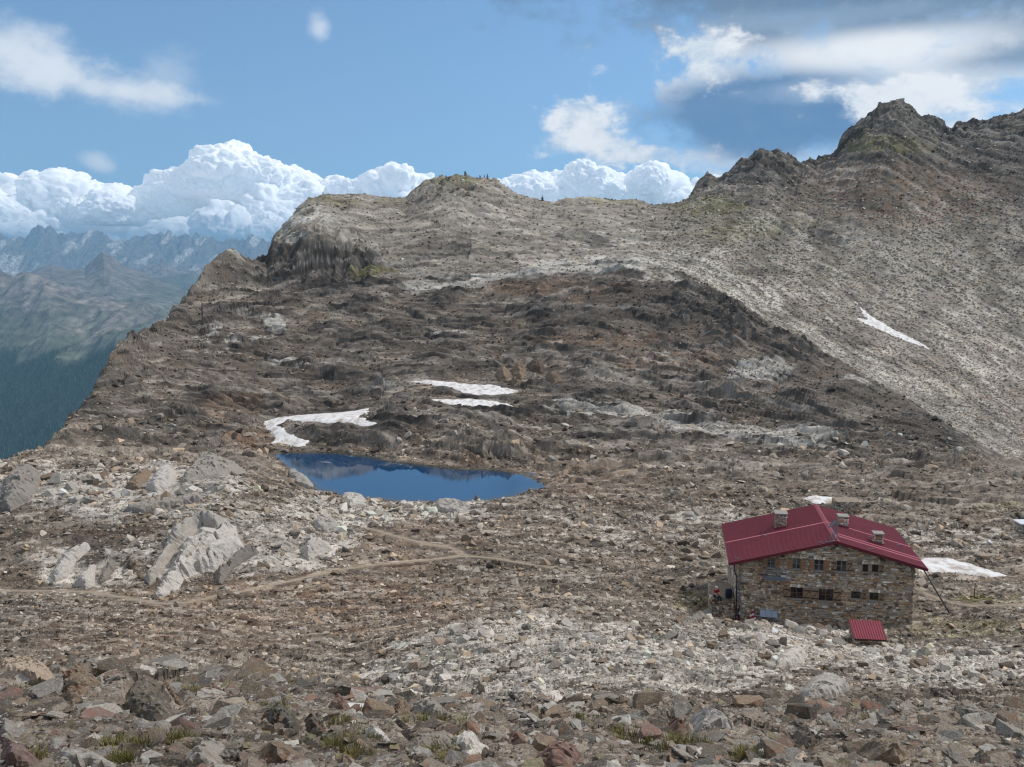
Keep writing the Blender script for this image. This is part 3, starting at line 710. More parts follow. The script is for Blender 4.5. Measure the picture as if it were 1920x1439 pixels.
for cell, ani, ang, a_s, a_d, sdv in ((15.0, 1.7, -0.2, 0.08, 0.02, 1), (6.0, 2.8, -0.22, 0.21, 0.04, 2), (2.6, 2.8, -0.18, 0.30, 0.07, 3), (1.15, 2.2, -0.25, 0.28, 0.17, 4), (0.5, 1.6, 0.1, 0.13, 0.22, 5), (0.22, 1.4, -.2, 0.12, 0.20, 6), (0.1, 1.4, .3, .12, .18, 7)):
    wv = 0.22 * cell
    bed_ = cell in (6.0, 2.6, 1.15)
    yy = (BED + 1.5 * fbm(XG / 40, YG / 40, 161, 2)) if bed_ else YG
    h, tn, ed = facet(XG + wv * perlin(XG / cell / 1.7, YG / cell / 1.7, 200 + sdv), yy + wv * perlin(XG / cell / 1.7, YG / cell / 1.7, 300 + sdv), cell, 400 + sdv * 13, ani * (1.35 if bed_ else 1.0), 0.06 if bed_ else ang)
    f = fade(cell) * (0.25 + 0.75 * BG if bed_ else 1.0) * (1 - ss(cell / YG, 0.07, 0.16)); a = a_s * solid + a_d * (1 - solid)
    crack = ss(ed, 0.0, 0.16) - 1.0
    dz += f * a * cell * (h + 0.28 * crack * solid)
    wgt = f * ((0.26 if cell > 4 else 0.46) * solid + (0.52 if cell < 1.5 else 0.18) * (1 - solid))
    tint += wgt * (tn - 0.5) * 1.25
    edge = edge * (1 - f * 0.30 * (1 - ss(ed, 0.0, 0.10)))
dz += 0.6 * fbm(XG / 16, YG / 16, 61, 4) * ss(YG, 30, 120) * (0.4 + 0.6 * solid)
peak = ss(sky_r[None, :] * 1.0, 390, 300) * ss(YG - Yr, -75, -5)
dz += peak * (1.9 * (ridged(XG / 12, YG / 16, 71, 4) - 0.5) + 0.8 * fbm(XG / 4.5, YG / 7, 75, 3))
_hp, _tp, _ep = facet(XG, YG, 8.0, 911, 1.2, .3); _hq, _tq, _eq = facet(XG, YG, 3.2, 913, 1.2, .3)
dz += peak * (1.9 * _hp + 0.9 * _hq)
cliff = ell(590, 490, 130, 60) * ss(YG, 265, 295)
dz += cliff * 1.6 * (ridged(XG / 6, YG / 8, 77, 4) - 0.6)
rim_l = ss(YG - Yr, -22, -2) * ss(S_[None, :], to_s(640, 372), to_s(520, 440))
dz += rim_l * 0.45 * fbm(XG / 6, YG / 6, 79, 4)
he_ = ss(-np.abs(YG - HUMP_Y), -5.0, -0.5) * ss(SG, to_s(1200, 500), to_s(1330, 540)); dz *= 1 - 0.65 * he_ * ss(SG, to_s(1600, 695), to_s(1800, 815)) - 0.2 * he_
dz *= (1 - 0.45 * beyond)
ZF = Z0 + dz * calm - 0.10 * ss(snow_sd, -1, 1)
inlake = ss(sl_w, -0.2, 1.0)
ZF = np.where(sl_w > 0.5, np.minimum(ZF, LAKE_Z - 0.12 - 0.3 * np.minimum(sl_w, 6)), ZF)

# colours of stone, soil and turf, with shade painted on crags and cliff
c_mid, c_dark, c_brown, c_rust = lin(134, 122, 109), lin(96, 88, 80), lin(134, 121, 107), lin(152, 114, 84)
c_pale, c_scree, c_green, c_tan = lin(196, 189, 179), lin(170, 161, 149), lin(134, 126, 80), lin(190, 168, 142)


def mixc(a, b, w): return a + (b - a) * w[..., None]


colr = np.broadcast_to(c_mid, Z0.shape + (3,)).copy()
colr = mixc(colr, c_brown, (1 - solid) * 0.8)
colr = mixc(colr, c_dark, np.clip((0.25 + 0.75 * solid) * (0.85 + 0.45 * patch) * ss(YG, 135, 165), 0, 1) * (1 - scree_r) * (1 - 0.75 * upper))
colr = mixc(colr, c_scree, scree_r * (0.85 - 0.3 * ss(row_grid, 430, 300)))
colr = mixc(colr, c_scree, upper * 0.75)
colr = mixc(colr, c_brown * 0.95, fore * 0.5)
bn = fbm(XG / 4.0, YG / 3.0, 91, 4)
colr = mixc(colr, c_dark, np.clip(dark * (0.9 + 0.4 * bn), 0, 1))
black = mx(ell(590, 500, 120, 50) * 0.85, ell(430, 505, 50, 34) * 0.6, ell(545, 440, 26, 50) * 0.7, ell(1690, 250, 150, 62) * 0.75, ell(1420, 316, 120, 32) * 0.65, ell(1860, 270, 120, 50) * 0.6, ell(1740, 800, 100, 44) * 0.6, ell(160, 745, 50, 30) * .5)  # dark rock, deepened on cliff faces and crests to paint in shade
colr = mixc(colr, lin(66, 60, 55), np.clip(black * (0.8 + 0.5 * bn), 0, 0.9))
colr = mixc(colr, c_rust, np.clip(rust * (0.48 + 0.7 * bn), 0, 0.65))
rs = ss(fbm(XG / 9, YG / 5, 93, 4), 0.12, 0.55) * (1 - solid) * ss(YG, 60, 90)
colr = mixc(colr, c_rust, rs * 0.18)
ps = ss(fbm(XG / 14 + 0.02 * YG, YG / 4.0, 95, 4), 0.30, 0.62) * (YG > 40) * (1 - dark)
pv_ = ss(pale + 0.42 * bn + 0.55 * tint, 0.40, 0.66) * np.minimum(pale * 2.2, 1)
colr = mixc(colr, c_pale, np.clip(pv_ * (0.74 + 0.1 * ss(YG, 110, 150)) + 0.16 * ps, 0, 0.85))
lb = ss(perlin(lw / 2.8, XG / 70, 149) + 0.3 * bn, 0.30, 0.56) * solid * ss(YG, 125, 150)
colr = mixc(colr, c_pale, lb * 0.38)
colr = mixc(colr, c_brown * 0.8, np.clip(scree_r * ss(-streak, 0.1, 0.8) * 0.35, 0, 1))
colr = mixc(colr, c_green, np.clip(green * (0.8 + 0.9 * bn), 0, 0.85))
stone_w = np.clip((tint - 0.16) * 2.4, 0, 0.75) * (1 - solid) * (1 - fore * .5)
colr = mixc(colr, c_pale * 0.95, stone_w * (0.45 + 0.5 * np.maximum(pale, scree_r * 0.6)))
td = ss(-trail_d, -0.9, -0.2)
colr = mixc(colr, c_tan * 0.85, td * 0.8)
wet = ss(sl, -1.6, -0.1)
colr = mixc(colr, c_brown * 0.45, wet * 0.7)
colr = colr * np.clip(1 + 1.15 * tint, 0.42, 1.75)[..., None] * np.clip(0.55 + 0.45 * edge / 1.0, 0.4, 1)[..., None]
colr = colr * np.array([0.79, 0.775, 0.75]) * (1 - 0.10 * ss(YG, 150, 175) * (1 - scree_r) * (1 - upper))[..., None]
BASE_COL = colr

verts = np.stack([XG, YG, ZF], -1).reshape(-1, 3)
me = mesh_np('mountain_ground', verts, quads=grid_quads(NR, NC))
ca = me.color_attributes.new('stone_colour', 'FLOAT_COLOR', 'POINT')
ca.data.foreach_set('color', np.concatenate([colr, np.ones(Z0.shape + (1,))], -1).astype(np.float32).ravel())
ground_mat = rock_material('mountain_rock', (0, 0, 0), (0, 0, 0), attr=('GEOMETRY', 'stone_colour'), scale=1.0, contrast=0.42, bump=0.55)
ground = tag(obj('mountain_ground', me, ground_mat), 'bare rocky mountainside of ledges, scree and rubble rising to the ridge', kind='structure')

# ------------------------------------------------------------------ far valley and ranges
def far_terrain():
    FK = [
     [(-700, 2600, 700), (2600, 2600, 700)],
     [(-700, 1150, 3000), (2600, 1150, 3000)],
     [(-700, 870, 4300), (0, 870, 4200), (300, 860, 4300), (2600, 860, 4300)],
     [(-700, 690, 5400), (0, 680, 5500), (120, 670, 5500), (260, 640, 5400), (420, 640, 5300), (2600, 640, 5300)],
     [(-700, 505, 7200), (-200, 490, 7200), (0, 511, 7000), (43, 519, 6950), (67, 531, 6900), (117, 543, 6850), (143, 553, 6800), (187, 560, 6700), (233, 574, 6600), (300, 592, 6400), (420, 615, 6200), (2600, 620, 6200)],
     [(-700, 540, 8000), (0, 535, 8000), (140, 560, 7900), (300, 600, 7700), (420, 622, 7400), (2600, 625, 7400)],
     [(-700, 520, 10400), (-100, 522, 10400), (43, 517, 10300), (70, 505, 10200), (97, 497, 10100), (115, 501, 10100), (133, 505, 10000), (158, 503, 10000), (172, 490, 10000), (184, 479, 10000), (193, 472, 10000), (207, 479, 10000), (233, 499, 10000), (267, 513, 10000), (300, 527, 10000), (347, 544, 10000), (420, 560, 10000), (2600, 560, 10000)],
     [(-700, 545, 11500), (2600, 560, 11500)],
     [(-700, 530, 14000), (200, 530, 14000), (250, 520, 14000), (267, 510, 14000), (283, 502, 14000), (307, 500, 14000), (333, 510, 14000), (353, 507, 14000), (380, 501, 14000), (430, 498, 14000), (520, 510, 14000), (2600, 515, 14000)],
     [(-700, 545, 15600), (2600, 545, 15600)],
     [(-700, 522, 17600), (2600, 522, 17600)],
     [(-700, 452, 20000), (-300, 440, 20000), (-100, 448, 20000), (0, 446, 20000), (20, 443, 20000), (47, 447, 20000), (60, 436, 20000), (75, 426, 20000), (84, 434, 20000), (93, 430, 20000), (103, 438, 20000), (110, 444, 20000), (117, 438, 20000), (133, 442, 20000), (147, 445, 20000), (163, 437, 20000), (180, 441, 20000), (200, 446, 20000), (217, 455, 20000), (240, 453, 20000), (262, 450, 20000), (277, 443, 20000), (290, 446, 20000), (302, 438, 20000), (312, 447, 20000), (322, 436, 20000), (333, 450, 20000), (345, 438, 20000), (360, 450, 20000), (370, 445, 20000), (390, 448, 20000), (417, 454, 20000), (445, 452, 20000), (470, 445, 20000), (488, 449, 20000), (520, 455, 20000), (800, 460, 20000), (2600, 460, 20000)],
     [(-700, 520, 22500), (2600, 520, 22500)],
     [(-700, 560, 42000), (2600, 560, 42000)],
    ]
    s = np.concatenate([np.linspace(-0.95, -0.70, 40)[:-1], np.linspace(-0.70, -0.24, 620), np.linspace(-0.24, 1.0, 70)[1:]])
    nc = len(s)
    yl = np.concatenate([np.geomspace(700, 3800, 20)[:-1], np.geomspace(3800, 11000, 210)[:-1], np.geomspace(11000, 17000, 60)[:-1], np.geomspace(17000, 20600, 110)[:-1], np.geomspace(20600, 42000, 14)])
    nr = len(yl); L = np.log(yl)
    A, B = [], []
    for k in FK:
        sx = np.array([to_s(p[0], p[1]) for p in k]); o = np.argsort(sx)
        A.append(np.interp(s, sx[o], np.array([p[1] for p in k], float)[o])); B.append(np.interp(s, sx[o], np.log([p[2] for p in k])[o]))
    A, B = np.array(A), np.array(B); R = np.zeros((nr, nc))
    for j in range(nc): R[:, j] = np.interp(L, B[:, j], A[:, j])
    Yv = np.repeat(yl[:, None], nc, 1); Xv = Yv * s[None, :]; Z = -t_of(R) * Yv
    mid = ss(Yv, 3000, 5000) * (1 - ss(Yv, 14500, 15800)); dol = ss(Yv, 15800, 17500)
    # spurs and gullies run down the slopes
    Z += mid * (70 * (ridged(Xv / 900 + 0.0002 * Yv, Yv / 2600, 501, 4) - 0.7) + 26 * (ridged(Xv / 210, Yv / 900, 505, 3) - 0.6)) * (1 - 0.92 * ss(Yv, 8300, 9300) * (1 - ss(Yv, 10800, 11600)))
    Z += dol * (95 * (ridged(Xv / 500, Yv / 2300, 511, 5, 0.6) - 0.9) + 40 * (ridged(Xv / 150, Yv / 950, 517, 3) - 0.5))
    row = proj(Xv, Yv, Z)[1]
    n1 = fbm(Xv / 500, Yv / 700, 521, 5); n2 = fbm(Xv / 160, Yv / 420, 531, 4)
    green, meadow, rock, pale_, forest = lin(86, 90, 74), lin(104, 106, 84), lin(116, 108, 102), lin(205, 196, 184), lin(30, 46, 34)
    colv = np.broadcast_to(green, Z.shape + (3,)).copy()
    colv = mixc(colv, meadow, ss(n1, -0.1, 0.5))
    alt = Z / 1000
    colv = mixc(colv, rock, np.clip(ss(alt + 0.16 * n1 + 0.12 * n2, -0.62, -0.22), 0, 1) * mid)
    colv = mixc(colv, lin(176, 164, 148), ss(n2 + 0.6 * n1, 0.42, 0.8) * 0.3 * ss(alt, -.8, -.4) * mid)
    tree_line = 668 + 30 * fbm(Xv / 420, Yv / 900, 541, 4)
    wood = ss(row, tree_line - 6, tree_line + 14) * (1 - ss(Yv, 6300, 6900))
    colv = mixc(colv, forest, wood)
    colv = mixc(colv, lin(122, 114, 108), dol)
    colv = mixc(colv, lin(200, 194, 186), dol * ss(fbm(Xv / 440, Yv / 1900, 551, 4) - 0.2 * ss(Z, -200, 300), 0.2, 0.42) * 0.8)
    global HILLS_MIN
    HILLS_MIN = float(Z.min())
    m = mesh_np('valley', np.stack([Xv, Yv, Z], -1).reshape(-1, 3), quads=grid_quads(nr, nc))
    m.color_attributes.new('land_colour', 'FLOAT_COLOR', 'POINT').data.foreach_set('color', np.concatenate([colv, np.ones(Z.shape + (1,))], -1).astype(np.float32).ravel())
    mt, g, b = principled('far_land', 0.95, 0.1)
    at_ = g.node('ShaderNodeAttribute', attribute_type='GEOMETRY', attribute_name='land_colour')
    pos = g.node('ShaderNodeNewGeometry').outputs['Position']
    n = g.noise(pos, 0.012, 8, 0.65)
    col = g.mix(1.0, at_.outputs['Color'], g.mix(g.smooth(n, 0.3, 0.7), (0.45, 0.45, 0.45), (1.5, 1.5, 1.5)), 'MULTIPLY')
    g.l.new(col, b.inputs['Base Color'])
    tag(obj('hills', m, mt), 'green and grey mountain flanks with a jagged pale range beyond', kind='structure')
    # spruce wood on the near flank
    idx = np.nonzero(((wood > 0.25) & (row < 1010) & (row > 600) & (s[None, :] > -0.68) & (s[None, :] < -0.36)).ravel())[0]
    ar = (Yv ** 2).ravel()[idx]; ar = ar / ar.sum()
    pick = RNG.choice(idx, 15000, p=ar); i, j = pick // nc, pick % nc
    jj, ii = RNG.random(len(pick)), RNG.random(len(pick))
    i2, j2 = np.minimum(i + 1, nr - 1), np.minimum(j + 1, nc - 1)
    def bil(q): return (q[i, j] * (1 - jj) + q[i, j2] * jj) * (1 - ii) + (q[i2, j] * (1 - jj) + q[i2, j2] * jj) * ii
    return np.stack([bil(Xv), bil(Yv), bil(Z) - 1.0], -1), bil(wood)


wood_pts, wood_w = far_terrain()


# ------------------------------------------------------------------ instanced masses (things nobody could count)
def scatter(name, pts, rot, scl, idx, tintc, protos, label):
    col = bpy.data.collections.new(name + '_shapes')
    for k, (m_, mat) in enumerate(protos):
        o = bpy.data.objects.new('%s_shape_%02d' % (name, k), m_); col.objects.link(o)
        if not m_.materials: m_.materials.append(mat)
    me = mesh_np(name, pts)
    for nm, typ, dat in (('rot', 'FLOAT_VECTOR', rot), ('scl', 'FLOAT_VECTOR', scl)):
        me.attributes.new(nm, typ, 'POINT').data.foreach_set('vector', np.asarray(dat, np.float32).ravel())
    me.attributes.new('idx', 'INT', 'POINT').data.foreach_set('value', np.asarray(idx, np.int32))
    me.attributes.new('tintc', 'FLOAT_COLOR', 'POINT').data.foreach_set('color', np.concatenate([tintc, np.ones((len(tintc), 1))], 1).astype(np.float32).ravel())
    o = obj(name, me)
    ng = bpy.data.node_groups.new(name, 'GeometryNodeTree')
    ng.interface.new_socket('Geometry', in_out='INPUT', socket_type='NodeSocketGeometry')
    ng.interface.new_socket('Geometry', in_out='OUTPUT', socket_type='NodeSocketGeometry')
    g = NT(ng); gi, go = g.node('NodeGroupInput'), g.node('NodeGroupOutput')
    ci = g.node('GeometryNodeCollectionInfo'); ci.inputs['Collection'].default_value = col
    ci.inputs['Separate Children'].default_value = True; ci.inputs['Reset Children'].default_value = True
    def attr(nm, dt):
        a = g.node('GeometryNodeInputNamedAttribute', data_type=dt); a.inputs['Name'].default_value = nm; return a.outputs['Attribute']
    ip = g.node('GeometryNodeInstanceOnPoints')
    g.l.new(gi.outputs[0], ip.inputs['Points']); g.l.new(ci.outputs[0], ip.inputs['Instance'])
    ip.inputs['Pick Instance'].default_value = True
    g.l.new(attr('idx', 'INT'), ip.inputs['Instance Index'])
    e2r = g.node('FunctionNodeEulerToRotation'); g.l.new(attr('rot', 'FLOAT_VECTOR'), e2r.inputs[0])
    g.l.new(e2r.outputs[0], ip.inputs['Rotation']); g.l.new(attr('scl', 'FLOAT_VECTOR'), ip.inputs['Scale'])
    g.l.new(ip.outputs[0], go.inputs[0])
    mod = o.modifiers.new('scatter', 'NODES'); mod.node_group = ng
    return tag(o, label, kind='stuff')


def spruce_mesh(seed):
    r = random.Random(seed); mb = MB(); n = 7
    mb.tube([(0, 0, -1), (0, 0, 5)], 0.35, 5)
    z = 2.0
    for t in range(5):
        rad = 3.6 * (1 - t / 5.4); h = 7.5 - t * 0.6
        vs = [(math.cos(k * 2 * math.pi / n + t) * rad * r.uniform(.75, 1.15), math.sin(k * 2 * math.pi / n + t) * rad * r.uniform(.75, 1.15), z + r.uniform(-.6, .4)) for k in range(n)] + [(0, 0, z + h)]
        mb.add(vs, [(k, (k + 1) % n, n) for k in range(n)]); z += 4.0
    return mb.mesh('spruce')


m, g, b = principled('spruce_needles', 0.95, 0.1)
oi = g.node('ShaderNodeObjectInfo')
g.l.new(g.mix(oi.outputs['Random'], tuple(lin(24, 38, 30)), tuple(lin(86, 100, 66))), b.inputs['Base Color'])
n_ = len(wood_pts); hs = RNG.uniform(0.55, 1.15, n_) * (0.6 + 0.4 * wood_w)
scatter('spruce_forest', wood_pts, np.stack([np.zeros(n_), np.zeros(n_), RNG.uniform(0, 6.28, n_)], 1), np.stack([hs * RNG.uniform(.8, 1.1, n_), hs * RNG.uniform(.8, 1.1, n_), hs], 1),
        RNG.integers(0, 4, n_), np.zeros((n_, 3)), [(spruce_mesh(k), m) for k in range(4)], 'dense dark spruce forest on the lower valley side')

# ------------------------------------------------------------------ cumulus clouds far beyond the ranges
def cloud_mesh(seed):
    """cauliflower heap: the outer hull of many overlapping balls of three sizes, flattened below"""
    r = np.random.default_rng(seed)
    bm = bmesh.new(); bmesh.ops.create_icosphere(bm, subdivisions=6 if seed < 3 else 5, radius=1.0)
    d = np.array([v.co[:] for v in bm.verts]); d /= np.linalg.norm(d, axis=1)[:, None]
    tri = np.array([[v.index for v in f.verts] for f in bm.faces]); bm.free()
    dist = np.full(len(d), 0.55)
    for n, r0, r1, spread in ((16, 0.26, 0.42, 0.50), (110, 0.10, 0.20, 0.0), (700, 0.040, 0.085, 0.0), (2600, 0.016, 0.036, 0.0)):
        c = r.normal(size=(n, 3)); c /= np.linalg.norm(c, axis=1)[:, None]; c[:, 2] = np.where(c[:, 2] < -0.3, -c[:, 2], c[:, 2])
        rad = r.uniform(r0, r1, n)
        if spread: c = c * (spread * r.uniform(0.6, 1.25, n))[:, None]
        else:
            near = np.argmax(d @ c.T, axis=0); c = c * (dist[near] - rad * 0.12)[:, None]
        new = dist.copy()
        for k in range(0, n, 64):
            cc, rr = c[k:k + 64], rad[k:k + 64]
            bq = d @ cc.T; disc = bq ** 2 - (cc ** 2).sum(1)[None] + rr[None] ** 2
            t = np.where(disc > 0, bq + np.sqrt(np.maximum(disc, 0)), 0)
            new = np.maximum(new, t.max(1))
        dist = new
    v = d * dist[:, None]; v[:, 2] = np.where(v[:, 2] < -0.22, -0.22 + (v[:, 2] + 0.22) * 0.15, v[:, 2])
    v[:, 0] *= 1.25
    me = mesh_np('cumulus', v, tris=tri); me.polygons.foreach_set('use_smooth', [True] * len(me.polygons))
    return me


cloud_mat, g, b = principled('cloud_white', 1.0, 0.0)
b.inputs['Base Color'].default_value = (0.97, 0.97, 0.97, 1)
b.inputs['Emission Color'].default_value = (0.78, 0.87, 1.0, 1); b.inputs['Emission Strength'].default_value = 0.18  # constant glow imitates light scattered inside the cloud
CLOUDS = [cloud_mesh(k) for k in range(7)]


def cloud_bank():
    r = np.random.default_rng(5); pts, scl = [], []
    def put(x, ytop, hpx, Yd):
        """heap whose top stands at that pixel, hpx pixels high"""
        q = P(x, ytop + 14, Yd); sc = hpx / F * Yd / 1.05
        pts.append((q.x, q.y, q.z - sc * 0.86)); scl.append((sc * r.uniform(.9, 1.3), sc, sc * r.uniform(.9, 1.1)))
    tops = [(-900, 320), (-400, 300), (0, 330), (60, 318), (150, 338), (215, 345), (300, 338), (345, 322), (395, 282), (440, 276), (490, 305), (560, 312), (620, 322), (690, 330), (735, 305), (790, 318), (850, 330), (930, 325), (1000, 318), (1050, 318), (1105, 300), (1150, 316), (1215, 300), (1270, 335), (1330, 318), (1400, 340), (1800, 320), (2600, 310)]
    tx, ty = zip(*tops)
    for k in range(170):
        x = r.uniform(-900, 2500); row = r.random()
        base = np.interp(x, tx, ty)
        if row < 0.36: put(x, base + r.uniform(22, 66), r.uniform(50, 100), r.uniform(62000, 70000))
        elif row < 0.7: put(x, base + r.uniform(30, 80), r.uniform(46, 90), r.uniform(54000, 60000))
        else: put(x, base + r.uniform(80, 125), r.uniform(40, 70), r.uniform(48500, 53000))
    for x, y in tops[2:25]: put(x, y - 1, r.uniform(44, 84), r.uniform(58000, 64000)); put(x + r.uniform(-30, 30), y + r.uniform(6, 24), r.uniform(34, 60), 57500)
    for x, y, h in ((415, 270, 80), (385, 300, 55), (455, 286, 70), (352, 304, 40), (728, 303, 60), (110, 316, 60)): put(x, y, h, 57500)
    n = len(pts)
    rot = np.stack([np.zeros(n), np.zeros(n), r.uniform(0, 6.28, n)], 1)
    scatter('cloud_bank', np.array(pts), rot, np.array(scl), r.integers(0, 7, n), np.zeros((n, 3)), [(c, cloud_mat) for c in CLOUDS], 'long bank of white cumulus heaps along the horizon')


cloud_bank()

# ------------------------------------------------------------------ lake, snow, trails
def lake():
    pa = np.array(LAKE)
    gx = np.arange(pa[:, 0].min() - 2, pa[:, 0].max() + 2.6, 0.6); gy = np.arange(pa[:, 1].min() - 2, pa[:, 1].max() + 2.6, 0.6)
    X, Y = np.meshgrid(gx, gy); d = sdist(LAKE, X, Y); keep = d > -2.0
    q = grid_quads(len(gy), len(gx)); kf = keep.ravel()[q].all(1); q = q[kf]
    used, inv = np.unique(q, return_inverse=True)
    v = np.stack([X.ravel(), Y.ravel(), np.full(X.size, LAKE_Z)], 1)[used]
    m_ = mesh_np('lake', v, quads=inv.reshape(-1, 4))
    m_.color_attributes.new('shallow', 'FLOAT_COLOR', 'POINT').data.foreach_set('color', np.repeat((1 - ss(d.ravel()[used] + 0.5 * fbm(v[:, 0] / 2.5, v[:, 1] / 2.5, 881, 3), -0.2, 2.2))[:, None], 4, 1).astype(np.float32).ravel())
    mt, g, b = principled('lake_water', 0.03, 0.5)
    sh_ = g.node('ShaderNodeAttribute', attribute_type='GEOMETRY', attribute_name='shallow')
    g.l.new(g.mix(sh_.outputs['Fac'], (0.004, 0.045, 0.115), (0.050, 0.052, 0.040)), b.inputs['Base Color'])
    b.inputs['IOR'].default_value = 2.3
    pos = g.node('ShaderNodeNewGeometry').outputs['Position']
    n = g.noise(g.vmath('MULTIPLY', pos, (1.0, 2.2, 1.0)), 1.6, 4, 0.6)
    bp = g.node('ShaderNodeBump'); bp.inputs['Strength'].default_value = 0.025; bp.inputs['Distance'].default_value = 0.03
    g.l.new(n, bp.inputs['Height']); g.l.new(bp.outputs[0], b.inputs['Normal'])
    tag(obj('lake', m_, mt), 'small deep blue mountain lake in the hollow', kind='structure')


lake()
snow_mat, g, b = principled('old_snow', 0.7, 0.3)
_p = g.node('ShaderNodeNewGeometry').outputs['Position']
_n = g.noise(g.vmath('MULTIPLY', _p, (1, 0.5, 1)), 0.9, 7, 0.62)
_n2 = g.noise(_p, 7, 4, 0.6)
g.l.new(g.mix(g.smooth(_n, 0.42, 0.72), (0.76, 0.73, 0.70), tuple(lin(168, 152, 138))), b.inputs['Base Color'])
_bp = g.node('ShaderNodeBump'); _bp.inputs['Strength'].default_value = 0.5; _bp.inputs['Distance'].default_value = 0.15
g.l.new(g.math('ADD', _n, g.math('MULTIPLY', _n2, 0.4)), _bp.inputs['Height']); g.l.new(_bp.outputs[0], b.inputs['Normal'])
SNOW_LABEL = {'left': 'branching pinkish white snow patch just behind the lake, left', 'upper': 'upper of two long snow patches on the bench above the lake',
              'lower': 'lower of two long snow patches on the bench above the lake', 'slope': 'narrow forked snow streak on the right scree slope',
              'hut': 'flat white snow patch right of the stone hut', 'ruin': 'small white snow remnant behind the red roof ridge', 'front': 'tiny snow scrap between dark foreground rocks'}
for k, poly in SNOW.items():
    pa = np.array(poly); st = 0.35 if k not in ('front',) else 0.06
    if k == 'slope': st = 0.5
    mg = 2.0 if k != 'front' else 0.4
    gx = np.arange(pa[:, 0].min() - mg, pa[:, 0].max() + mg, st); gy = np.arange(pa[:, 1].min() - mg, pa[:, 1].max() + mg, st)
    X, Y = np.meshgrid(gx, gy); d = sdist(poly, X, Y)
    d = d + (0.6 if k != 'front' else 0.05) * fbm(X / 2.2, Y / 2.2, 601, 4)
    zt = zfun(X, Y, Z0)
    sc_ = 1.0 if k != 'front' else 0.25
    z = zt + sc_ * np.where(d > 0, 0.10 + 0.12 * (1 - np.exp(-d / 1.5)), 0.10 + 0.45 * d) + 0.05 * sc_ * fbm(X / 3, Y / 3, 603, 3)
    keep = d > -1.3 * sc_
    q = grid_quads(len(gy), len(gx)); q = q[keep.ravel()[q].all(1)]
    used, inv = np.unique(q, return_inverse=True)
    v = np.stack([X.ravel(), Y.ravel(), z.ravel()], 1)[used]
    m_ = mesh_np('snow_patch', v, quads=inv.reshape(-1, 4)); m_.polygons.foreach_set('use_smooth', [True] * len(m_.polygons))
    tag(obj('snow_patch', m_, snow_mat), SNOW_LABEL[k], 'snow', 'old snow patches')

trail_mat = plain_material('trail_dirt', lin(150, 135, 118), 0.95, 0.25, 2.5)
for k, tr in enumerate(TRAILS):
    pts = []
    for a, b_ in zip(tr[:-1], tr[1:]):
        n = max(2, int((b_ - a).length / 0.5)); pts += [a.lerp(b_, i / n) for i in range(n)]
    pts.append(tr[-1]); pts = np.array([p[:2] for p in pts])
    for _ in range(6): pts[1:-1] = (pts[:-2] + 2 * pts[1:-1] + pts[2:]) / 4
    tg = np.gradient(pts, axis=0); nn = np.stack([-tg[:, 1], tg[:, 0]], 1); nn /= np.linalg.norm(nn, axis=1)[:, None] + 1e-9
    wd = 0.42 + 0.16 * perlin(np.arange(len(pts)) * 0.21, np.zeros(len(pts)), 611)
    vs = []
    for off in (-1.0, -0.5, 0.0, 0.5, 1.0):
        p = pts + nn * (wd * off)[:, None]; z = zfun(p[:, 0], p[:, 1]) + (0.05 - 0.08 * abs(off))
        vs.append(np.stack([p[:, 0], p[:, 1], z], 1))
    v = np.stack(vs, 1).reshape(-1, 3)
    m_ = mesh_np('footpath', v, quads=grid_quads(len(pts), 5))
    tag(obj('footpath', m_, trail_mat), ['narrow dirt footpath crossing the slope below the pale slab', 'faint dirt footpath branching up towards the lake', 'brown dirt footpath right of the hut'][k], kind='structure')

# ------------------------------------------------------------------ the stone hut
WOOD = plain_material('shutter_wood', lin(150, 110, 76), 0.8, 0.25, 9, stretch=(6, 6, 1))
WOOD_OLD = plain_material('grey_shutter_wood', lin(150, 126, 102), 0.85, 0.25, 9, stretch=(6, 6, 1))
FRAME_W = plain_material('pale_window_frame', lin(134, 134, 132), 0.6, 0.1)
FRAME_B = plain_material('brown_window_frame', lin(120, 82, 52), 0.6, 0.15)
GLASS = plain_material('window_glass', (0.012, 0.013, 0.016), 0.06, 0.1, spec=0.6)
METAL = plain_material('grey_metal', lin(128, 134, 142), 0.45, 0.12, metallic=0.6)
METAL_D = plain_material('dark_metal', lin(60, 60, 62), 0.5, 0.15, metallic=0.4)
DARKWOOD = plain_material('dark_roof_timber', lin(62, 52, 46), 0.85, 0.2)
MORTAR = rock_material('wall_mortar', lin(150, 134, 116), lin(138, 124, 108), contrast=0.5)
STONE_MATS = [rock_material('wall_stone_%s' % n, lin(*c), lin(*(np.array(c) * 0.86)), contrast=0.35, scale=2.0) for n, c in
              (('tan', (212, 188, 156)), ('rust', (194, 150, 110)), ('grey', (188, 179, 167)), ('dark', (122, 107, 94)), ('pale', (232, 224, 210)), ('brown', (172, 147, 121)), ('ash', (178, 163, 145)))]


def red_roof(name, rgb):
    m_, g, b = principled(name, 0.5, 0.22)
    tc = g.node('ShaderNodeTexCoord').outputs['Object']
    n = g.noise(tc, 0.9, 6, 0.6); n2 = g.noise(g.vmath('MULTIPLY', tc, (9, 1, 1)), 2.5, 5, 0.6)
    col = g.mix(g.math('ADD', g.math('MULTIPLY', n, 0.6), g.math('MULTIPLY', n2, 0.4)), tuple(rgb * 0.66), tuple(rgb * 1.34))
    col = g.mix(g.smooth(g.noise(tc, 5, 4, 0.7), 0.66, 0.72), col, tuple(np.clip(rgb * 1.6 + 0.05, 0, 1)))
    g.l.new(col, b.inputs['Base Color']); g.l.new(g.math('ADD', g.math('MULTIPLY', n, 0.25), 0.45), b.inputs['Roughness'])
    return m_


ROOF = red_roof('red_sheet_metal', lin(130, 62, 70))
ROOF2 = red_roof('bright_red_sheet_metal', lin(138, 62, 72))
_stone_cache = {}


